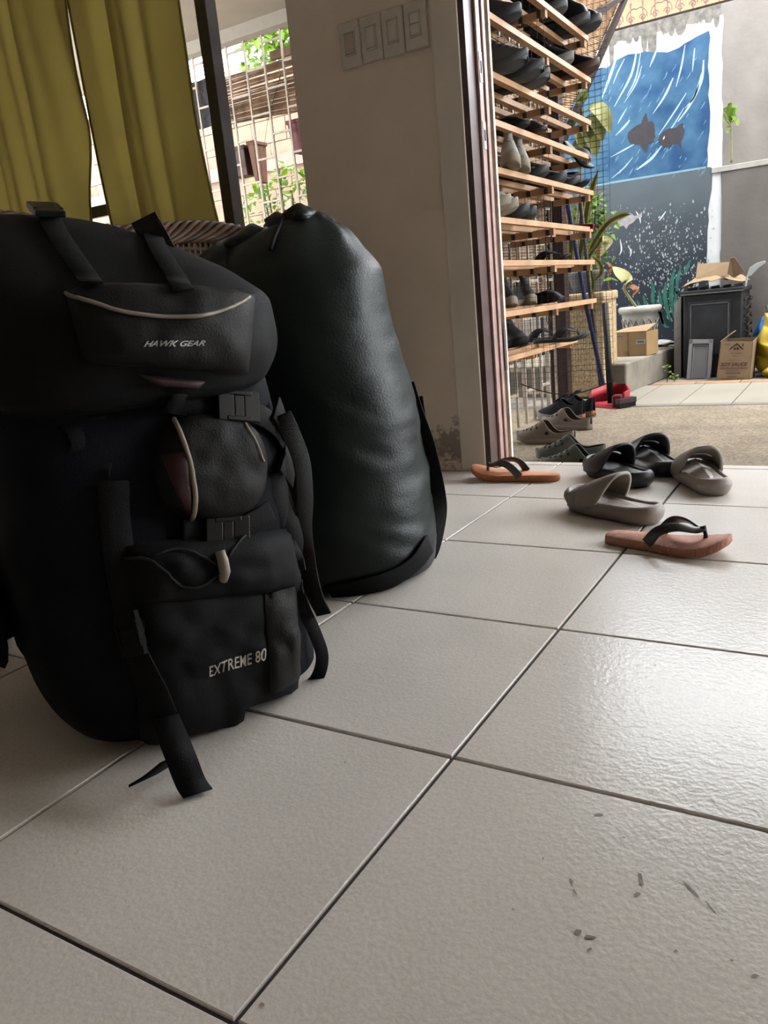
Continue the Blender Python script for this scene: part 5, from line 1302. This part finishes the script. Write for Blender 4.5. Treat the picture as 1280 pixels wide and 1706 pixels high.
free_strap([(470,978),(486,976),(505,975)], .022, plastic, 'strap_bar', SD + Nn*.015)
free_strap([(480,905),(492,925),(500,950)], .020, web_g, 'hanging_strap', SD + Nn*.03)
patch(PT4, [(440,990),(490,975),(500,1130),(450,1160)], .010, nyl_g, 'side_gusset', bp_, 3, 8, 14, pf_, .008, .002)
# hip belt and shoulder harness on the shaded back and side
_o, back = loft_body([(.03,.14,.05,0,0),(.05,.17,.065,0,0),(.3,.175,.07,0,0),(.55,.15,.06,0,0),(.60,.10,.04,0,0)], 3, 'back_panel', nyl_b, bp_, .03, 5, 32, 20, E_, Nn, PC - Nn*.185 - E_*.03, 1)
for sgn, nm in ((-1, 'hip_belt'), (1, 'hip_belt')):
    c = curve_pts([PC - Nn*.20 + E_*sgn*.10, PC - Nn*.19 + E_*sgn*.20, PC - Nn*.13 + E_*sgn*.262, PC - Nn*.02 + E_*sgn*.275, PC + Nn*.05 + E_*sgn*.255], 6) if sgn < 0 else curve_pts([PC - Nn*.22 + E_*.10, PC - Nn*.26 + E_*.16, PC - Nn*.30 + E_*.17, PC - Nn*.33 + E_*.13], 6)
    ns = []
    for i in range(len(c)):
        d = (c[min(i+1, len(c)-1)] - c[max(i-1, 0)]).normalized(); ns.append(Vector((d.y, -d.x, 0)))
    k = len(c); rings = []
    for i, p in enumerate(c):
        t_ = i/(k-1); hh = lerp(.105, .05, sstep(.5, 1, t_)); th = lerp(.022, .012, t_); z0 = .20 - .015*t_
        rings.append([Vector((p.x, p.y, z0)) + Vector((0,0,1))*hh*math.sin(q*PI/6) + ns[i]*th*math.cos(q*PI/6) for q in range(12)])
    MB().loft(rings, True).build(nm, nyl_b, bp_, True)
for sx in (-.09, .09):
    sp_ = curve_pts([PC + E_*sx - Nn*.20 + Vector((0,0,.54)), PC + E_*sx*1.3 - Nn*.29 + Vector((0,0,.44)), PC + E_*sx*1.5 - Nn*.285 + Vector((0,0,.26)), PC + E_*sx*1.6 - Nn*.19 + Vector((0,0,.10))], 6)
    MB().ribbon(sp_, E_*.06, [(-Nn + Vector((0,0,.2))).normalized()]*len(sp_), .016).build('shoulder_strap', nyl_b, bp_, True, bevel=.004)
SL = PC - E_*.215 + Nn*.03
free_strap([(62,690),(75,760),(86,850),(92,950),(88,1040)], .030, web, 'side_compression_strap', SL)
free_strap([(140,700),(150,745),(148,790)], .05, web, 'side_wing', PC - E_*.2 + Nn*.12)

# ------------------------------------------------------------------ green duffel
grn = mat('dark_green_vinyl', (0.0062, 0.0118, 0.0105), 0.46, 0.12, 12, 0.22, 260, spec=.28)
DC = Vector((-.520, .985, 0))
df_ = thing('duffel_bag', 'dark green vinyl duffel bag standing on end behind the backpack', 'duffel bag', DC)
Vd = Vector((CAM.x - DC.x, CAM.y - DC.y, 0)).normalized(); Rd = Vector((-Vd.y, Vd.x, 0))
if Rd.dot(RT) < 0: Rd = -Rd
dt = [(0,.150,.15,.0,0),(.010,.176,.185,.0,0),(.05,.183,.20,.0,0),(.12,.184,.20,-.002,0),(.22,.178,.195,-.003,0),(.33,.172,.19,-.007,0),(.45,.168,.18,-.027,0),(.56,.166,.165,-.042,0),(.605,.163,.152,-.044,0),(.65,.138,.125,-.050,0),(.685,.100,.085,-.040,0),(.702,.062,.05,-.026,0),(.712,.032,.03,-.016,0),(.717,.010,.01,-.012,0)]
def duffel_ring(z, k=72):
    g = lambda c: stable([(r[0], r[c]) for r in dt], z)
    c = DC + Rd*g(3); out = []
    for i in range(k):
        th = 2*PI*i/k; p = 2.25
        x = math.copysign(abs(math.cos(th))**(2/p), math.cos(th))*g(1); y = math.copysign(abs(math.sin(th))**(2/p), math.sin(th))*g(2)
        q = c + Rd*x + Vd*y
        f = 1 + .030*noise.noise((q.x*6, q.y*6, z*9)) + .030*noise.noise((q.x*7, q.y*7, z*30 + q.x*22))*sstep(.7,.2,z) + .022*noise.noise((q.x*16 + z*9, q.y*16, z*7)) + .014*abs(noise.noise((q.x*14, q.y*14, z*46 - q.x*20)))
        gat = sstep(.60, .72, z); f += gat*.05*math.sin(th*9 + z*20)
        out.append(Vector((c.x + (q.x-c.x)*f, c.y + (q.y-c.y)*f, z)))
    return out
zz_ = [0,.004,.010] + [.01 + .707*i/90 for i in range(1, 91)]
dbody = MB().loft([duffel_ring(z) for z in zz_], True).build('duffel_body', grn, df_, True)
DT = bvh_of(dbody); dfall = edge_fall(DT, DC)
# gathered crown folds
def knot(px, r, name, flat=.7, seed=1):
    P0, n0 = dfall(*px)
    def fn(t, a):
        th = a*2*PI; rr_ = r*math.sin(PI*min(.985, max(.02, t)))**.7; k = 1 + .45*noise.noise((math.cos(th)*1.8 + seed, math.sin(th)*1.8, t*4))
        return P0 + Rd*rr_*k*math.cos(th) + Vd*rr_*k*flat*math.sin(th) + Vector((0,0,(t-.5)*2*r*.9))
    return MB().loft([[fn(i/12, j/20) for j in range(20)] for i in range(13)], True).build(name, grn, df_, True)
knot((502,370), .038, 'gathered_crown', 1.3, 2); knot((532,382), .036, 'gathered_crown', 1.3, 5); knot((463,376), .028, 'gathered_crown', 1.3, 9)
knot((425,412), .048, 'gathered_crown', 1.6, 4); knot((378,450), .060, 'gathered_crown', 1.6, 7)
cord_on(DT, [(478,352),(470,372),(462,392),(452,420)], .004, web, 'draw_cord', df_, .006, 6, dfall)
def strap_d(px, w, name, depth_shift, m=web):
    D = DC + Vd*depth_shift; ps = []
    for u, v in px:
        d = ray(u, v); ps.append(CAM + d*((D - CAM).dot(Vd)/d.dot(Vd)))
    for p in ps: p.z = max(p.z, .006)
    c = curve_pts(ps, 8); wid = []; ns = []
    for i in range(len(c)):
        d = (c[min(i+1, len(c)-1)] - c[max(i-1, 0)]).normalized(); x = d.cross(Vd).normalized(); tw = -.35 + .9*sstep(.35,.6,i/len(c)) - 1.2*sstep(.6,.85,i/len(c))*.5
        x = (x*math.cos(tw) + Vd*math.sin(tw)).normalized(); wid.append(x*w); ns.append(x.cross(d).normalized())
    return MB().ribbon(c, wid, ns, .004).build(name, m, df_, True, bevel=.0008, seg=1)
strap_d([(674,640),(690,690),(708,740),(722,800),(729,850),(726,890),(712,925),(695,950),(660,962)], .042, 'shoulder_strap', .02)
strap_d([(700,660),(706,700),(712,722)], .012, 'strap_loop', .02)
strap_on(DT, [(712,905),(690,935),(650,962),(600,975),(550,985)], .042, web, 'base_strap', df_, .006, .004, 7, dfall)
MB().tube([dfall(718, 905)[0] + Vd*.03, dfall(712, 915)[0] + Vd*.03], .007, 8).build('strap_ring', plastic, df_, True)
# ------------------------------------------------------------------ plants
lf_dark = mat('leaf_green', (0.30, 0.38, 0.11), 0.45, 0.3, 8, transl=.3); lf_yel = mat('leaf_yellow_green', (0.55, 0.56, 0.18), 0.45, 0.25, 8, transl=.3)
lf_lime = mat('leaf_lime', (0.24, 0.44, 0.03), 0.5, 0.3, 10, transl=.4); lf_blade = mat('leaf_blade_dark', (0.06, 0.085, 0.03), 0.5, 0.35, 12, transl=.2)
lf_edge = mat('leaf_margin_yellow', (0.50, 0.42, 0.06), 0.5, 0.15, transl=.3); lf_cream = mat('leaf_cream_yellow', (0.58, 0.54, 0.22), 0.5, 0.15, 10, transl=.3); lf_dry = mat('leaf_dry_orange', (0.42, 0.16, 0.04), 0.6, 0.3, 20, transl=.2)
stem_m = mat('plant_stem_pale', (0.36, 0.32, 0.20), 0.6, 0.15); stem_g = mat('plant_stem_green', (0.13, 0.20, 0.05), 0.6, 0.15)
def leaf(path, w, m, parent, name='leaf', up=Vector((0,-.5,.8)), fold=.18, margin=None, prof=None, n=6):
    c = curve_pts(path, n); k = len(c); rows = []
    prof = prof or (lambda t: math.sin(PI*min(1, .04 + .96*t))**.75)
    for i, p in enumerate(c):
        d = (c[min(i+1, k-1)] - c[max(i-1, 0)]).normalized(); x = d.cross(up)
        x = x.normalized() if x.length > .05 else d.cross(Vector((1,0,0))).normalized(); nn = x.cross(d).normalized(); hw = w/2*prof(i/(k-1))
        rows.append([p - x*hw + nn*hw*fold, p - x*hw*.5 + nn*hw*fold*.3, p, p + x*hw*.5 + nn*hw*fold*.3, p + x*hw + nn*hw*fold])
    o = MB()
    for r in rows: o.v += r
    for i in range(k-1):
        for j in range(4):
            o.f.append((i*5+j, (i+1)*5+j, (i+1)*5+j+1, i*5+j+1)); o.mi.append(1 if margin and j in (0, 3) else 0)
    return o.build(name, [m, margin] if margin else m, parent, True)
def P(u, v, y): return at_y(u, v, y)
# big-leaved plant behind the rack end
bpnt = thing('rubber_plant', 'broad-leaved pale green plant rising behind the far end of the shoe rack', 'plant', (-1.02, 4.62, .5))
MB().tube(curve_pts([P(958,460,4.72), P(962,380,4.70), P(968,300,4.66), P(966,225,4.62), P(970,180,4.60)], 5), .009, 7).build('stem', stem_m, bpnt, True)
for px, w_, m_ in (([(974,190),(990,178),(1006,192),(1018,222)], .10, lf_yel), ([(972,200),(985,196),(998,212),(1005,236)], .09, lf_yel), ([(970,205),(978,215),(990,240),(993,262)], .085, lf_yel),
                   ([(968,205),(968,220),(972,238),(975,252)], .075, lf_yel), ([(964,195),(955,205),(944,225),(937,243)], .085, lf_lime), ([(970,180),(974,165),(970,150),(962,140)], .05, lf_dark), ([(974,150),(970,160),(966,170),(966,172)], .06, lf_dark),
                   ([(968,222),(962,240),(958,255),(956,268)], .06, lf_dark), ([(972,196),(980,204),(984,216),(984,232)], .07, lf_dark)):
    leaf([P(u, v, 4.60 - .015*i) for i, (u, v) in enumerate(px)], w_, m_, bpnt)
# snake plant / dracaena in the grey pot on the column
gpot = thing('grey_flower_pot', 'grey concrete flower pot on the pebbled column, holding striped blades', 'pot', (-1.10, 4.75, .497))
pc_ = (-1.105, 4.755, .497)
MB().lathe([(.075,0),(.085,.01),(.115,.105),(.122,.118),(.118,.128),(.104,.128),(.10,.10),(0,.095)], pc_, 24).build('pot_body', mat('grey_pot', (0.22, 0.215, 0.205), .8, .2, 20), gpot, True)
MB().lathe([(0,.103),(.10,.103)], pc_, 16).build('soil', soil, gpot)
sn = thing('striped_blade_plant', 'tall dark blades with yellow margins growing from the grey pot', 'plant', (-1.10, 4.75, .60))
bprof = lambda t: (0.55 + .45*sstep(0, .4, t))*(1 - sstep(.75, 1.0, t)*.98)
for px, w_, y0 in (([(962,455),(970,400),(982,330),(1000,275)], .045, 4.72), ([(978,455),(985,415),(1010,375),(1035,360),(1054,357)], .042, 4.70), ([(950,455),(952,400),(949,360),(946,335)], .05, 4.74),
                   ([(965,455),(963,400),(972,350),(978,322)], .05, 4.76), ([(985,450),(988,475),(984,500),(995,525)], .03, 4.58), ([(940,456),(938,420),(942,390),(944,370)], .045, 4.78), ([(972,455),(980,430),(998,405),(1004,392)], .03, 4.7), ([(988,470),(1002,455),(1000,440),(985,425)], .028, 4.64)):
    leaf([P(u, v, y0) for u, v in px], w_, lf_blade, sn, 'blade', Vector((.2,-1,.2)), .12, lf_edge, bprof)
pot_h = thing('lime_creeper', 'bright lime-green small-leaved plant behind the striped blades', 'plant', (-.98, 4.95, .55))
rp_ = random.Random(21)
MB().tube(curve_pts([P(985,455,4.98), P(990,400,4.98), P(992,350,4.98), P(998,325,4.98)], 5), .006, 6).build('stem', stem_g, pot_h, True)
mbx = MB()
def small_leaf(mb, p, s, rnd):
    d = Vector((rnd.uniform(-1,1), rnd.uniform(-1,.4), rnd.uniform(-.9,.5))).normalized(); x = d.cross(Vector((rnd.uniform(-.3,.3), -.3, 1))).normalized()*s*.42
    nn = x.cross(d).normalized()*s*.12
    mb.add([p, p + d*s*.35 + x + nn, p + d*s, p + d*s*.35 - x + nn, p + d*s*.45], [(0,1,4),(1,2,4),(2,3,4),(3,0,4)])
for i in range(150):
    v = rp_.uniform(322, 450); u = rp_.gauss(993, 8 + (v-322)*.03); small_leaf(mbx, P(u, v, 4.98 + rp_.uniform(-.05,.05)), rp_.uniform(.035,.065), rp_)
for i in range(26): small_leaf(mbx, P(rp_.gauss(956,6), rp_.uniform(340,375), 5.0), rp_.uniform(.03,.05), rp_)
stuff(mbx.build('foliage', lf_lime, pot_h))
crt = thing('croton_plant', 'croton with a cream yellow leaf and orange centre above the ledge', 'plant', (-.97, 4.85, .5))
MB().tube(curve_pts([P(985,480,4.85), P(995,455,4.85), P(1000,430,4.85)], 5), .006, 6).build('stem', stem_m, crt, True)
leaf([P(998,432,4.84), P(1004,420,4.82), P(1012,405,4.82), P(1006,392,4.84)], .085, lf_cream, crt)
leaf([P(996,432,4.82), P(998,420,4.80), P(1003,408,4.80)], .045, lf_dry, crt)
leaf([P(996,436,4.83), P(985,425,4.82), P(978,410,4.82)], .05, lf_dark, crt)
leaf([P(994,436,4.83), P(984,432,4.80), P(974,428,4.80)], .045, lf_lime, crt)
# plant in the white pot
wpp = thing('pale_arum', 'young plant with one cream leaf and a curled orange leaf in the white pot', 'plant', (-.985, 5.64, .335))
MB().tube(curve_pts([Vector((-.985,5.62,.325)), P(1042,485,5.60), P(1042,472,5.60)], 5), .010, 7).build('stem', lf_cream, wpp, True)
leaf([P(1043,474,5.60), P(1044,466,5.58), P(1034,456,5.58), P(1021,444,5.60)], .10, lf_cream, wpp)
leaf([P(1043,480,5.60), P(1052,477,5.58), P(1060,484,5.57), P(1053,495,5.57)], .045, lf_dry, wpp)
leaf([P(1030,468,5.62), P(1018,465,5.60), P(1006,467,5.6), P(997,464,5.6)], .035, lf_lime, wpp)
MB().tube([P(1013,450,5.66), P(1014,470,5.66), P(1017,498,5.66)], .004, 5).build('dry_stalk', lf_dry, wpp)
leaf([P(1014,458,5.66), P(1018,446,5.66), P(1012,436,5.66)], .03, lf_dry, wpp)
# seedling on the string course
pap = thing('papaya_seedling', 'small papaya seedling rooted in the grey wall ledge', 'plant', (-.45, 5.975, 1.255))
MB().tube(curve_pts([P(1219,271,5.97), P(1219,240,5.96), P(1218,205,5.95)], 5), .008, 7).build('stem', stem_m, pap, True)
for px in ([(1218,205),(1212,192),(1209,178),(1209,184)], [(1218,203),(1222,190),(1225,178),(1227,186)], [(1218,206),(1225,200),(1229,205),(1230,210)], [(1218,203),(1216,185),(1217,172),(1216,170)], [(1218,210),(1212,205),(1208,200),(1206,188)], [(1219,214),(1215,212),(1213,218),(1214,222)], [(1218,200),(1221,192),(1224,196),(1226,204)]):
    leaf([P(u, v, 5.93 - .01*i) for i, (u, v) in enumerate(px)], .034, lf_dark if px[0][1] > 204 else lf_lime, pap)
# weeds between the kerb and the range
for lab, base, tips in (('small upright weed at the foot of the concrete ledge', (1112,632,5.27), [(1105,612),(1117,611),(1108,618),(1118,620),(1111,608)]), ('low weed left of the grey cabinet door', (1124,632,5.27), [(1116,628),(1130,626),(1122,623),(1131,631),(1114,631)])):
    b0 = P(*base); wd = thing('weed', lab, 'weed', (b0.x, b0.y, -.15)); b0.z = -.15
    MB().tube([b0, P(base[0], tips[-1][1] + 2, 5.27)], .003, 5).build('stem', stem_g, wd)
    for (u, v) in tips: leaf([P(base[0], v + 2, 5.27), P((u*2+base[0])/3, v, 5.26), P(u, v + 1, 5.25)], .028, lf_dark, wd)
tf = thing('grass_tuft', 'small tuft of grass at the foot of the ledge carton', 'grass tuft', (-.95, 5.12, .045))
mbx = MB()
for i in range(60):
    u = rp_.uniform(1056, 1072); p = at_z(u, 590, .046); p.y += rp_.uniform(-.04, .0); q = p + Vector((rp_.uniform(-.03,.03), rp_.uniform(-.03,.02), rp_.uniform(.015,.04)))
    mbx.add([p + Vector((-.002,0,0)), p + Vector((.002,0,0)), q], [(0,1,2)])
stuff(mbx.build('blades', lf_lime, tf))
# through the window: hanging pots and a sunlit shrub beyond the grille
terr = mat('brown_plastic_pot', (0.17, 0.065, 0.045), 0.5, 0.2, 15); terr2 = mat('red_brown_pot', (0.30, 0.05, 0.05), 0.5, 0.15, 15)
def trough(label, x0, x1, z0, z1, y, m, tilt=0):
    t = thing('hanging_planter', label, 'planter', ((x0+x1)/2, y, z0), 'planters hung outside the lanai grille')
    mb = MB(); mb.loft([[Vector((x0+.012, y-.05, z0)), Vector((x1-.012, y-.05, z0)), Vector((x1-.012, y+.05, z0)), Vector((x0+.012, y+.05, z0))], [Vector((x0, y-.07, z1)), Vector((x1, y-.07, z1)), Vector((x1, y+.07, z1)), Vector((x0, y+.07, z1))]], True).build('pot_body', m, t, bevel=.006)
    MB().box(x0-.006, x1+.006, y-.076, y+.076, z1-.02, z1+.005).build('pot_rim', m, t, bevel=.004)
    MB().box(x0+.01, x1-.01, y-.06, y+.06, z1-.005, z1+.007).build('soil', soil, t)
trough('brown planter box hanging outside the grille, next to the window mullion', -3.45, -3.285, 1.50, 1.685, 4.30, terr)
trough('narrow rust-brown pot hanging beside the brown planter box', -3.262, -3.205, 1.44, 1.70, 4.31, mat('rust_pot', (0.34, 0.15, 0.09), .55, .15, 15))
trough('red-brown pot hanging outside the grille near the pier', -2.905, -2.76, 1.565, 1.76, 4.30, terr2)
shb = thing('sunlit_shrub', 'bright lime-green shrub growing outside the lanai grille', 'shrub', (-3.5, 4.85, -.15))
for k in range(7):
    top = P(rp_.uniform(415, 515), rp_.uniform(280, 330), 4.85); MB().tube(curve_pts([Vector((-3.5 + rp_.uniform(-.1,.1), 4.85, -.15)), Vector(((top.x-3.5)/2, 4.85, .7)), top], 5), .007, 5).build('branch', stem_g, shb)
for k in range(210):
    v = rp_.uniform(272, 372); u = rp_.uniform(410 + max(0, 320-v)*.55, 520)
    if v < 300 and 430 < u < 460: continue
    p = P(u, v, 4.85 + rp_.uniform(-.14, .14)); mbl_ = MB(); small_leaf(mbl_, p, rp_.uniform(.045,.085), rp_); mbl_.build('leaf', lf_lime, shb)
tr = thing('far_tree', 'pale green tree beyond the courtyard wall, seen above the rolled blind', 'tree', (-6.3, 9.0, -.3))
MB().tube([(-6.3, 9, -.3), (-6.25, 9, 2.0), (-6.2, 9, 3.6)], [.12,.09,.05], 8).build('trunk', stem_m, tr)
mbx = MB()
for k in range(900):
    q = Vector((rp_.gauss(0,1), rp_.gauss(0,1), rp_.gauss(0,1))); q = q.normalized()*rp_.random()**.4
    small_leaf(mbx, Vector((-6.05 + q.x*.75, 9 + q.y*.8, 3.75 + q.z*.62)), rp_.uniform(.10,.20), rp_)
stuff(mbx.build('foliage', lf_lime, tr))
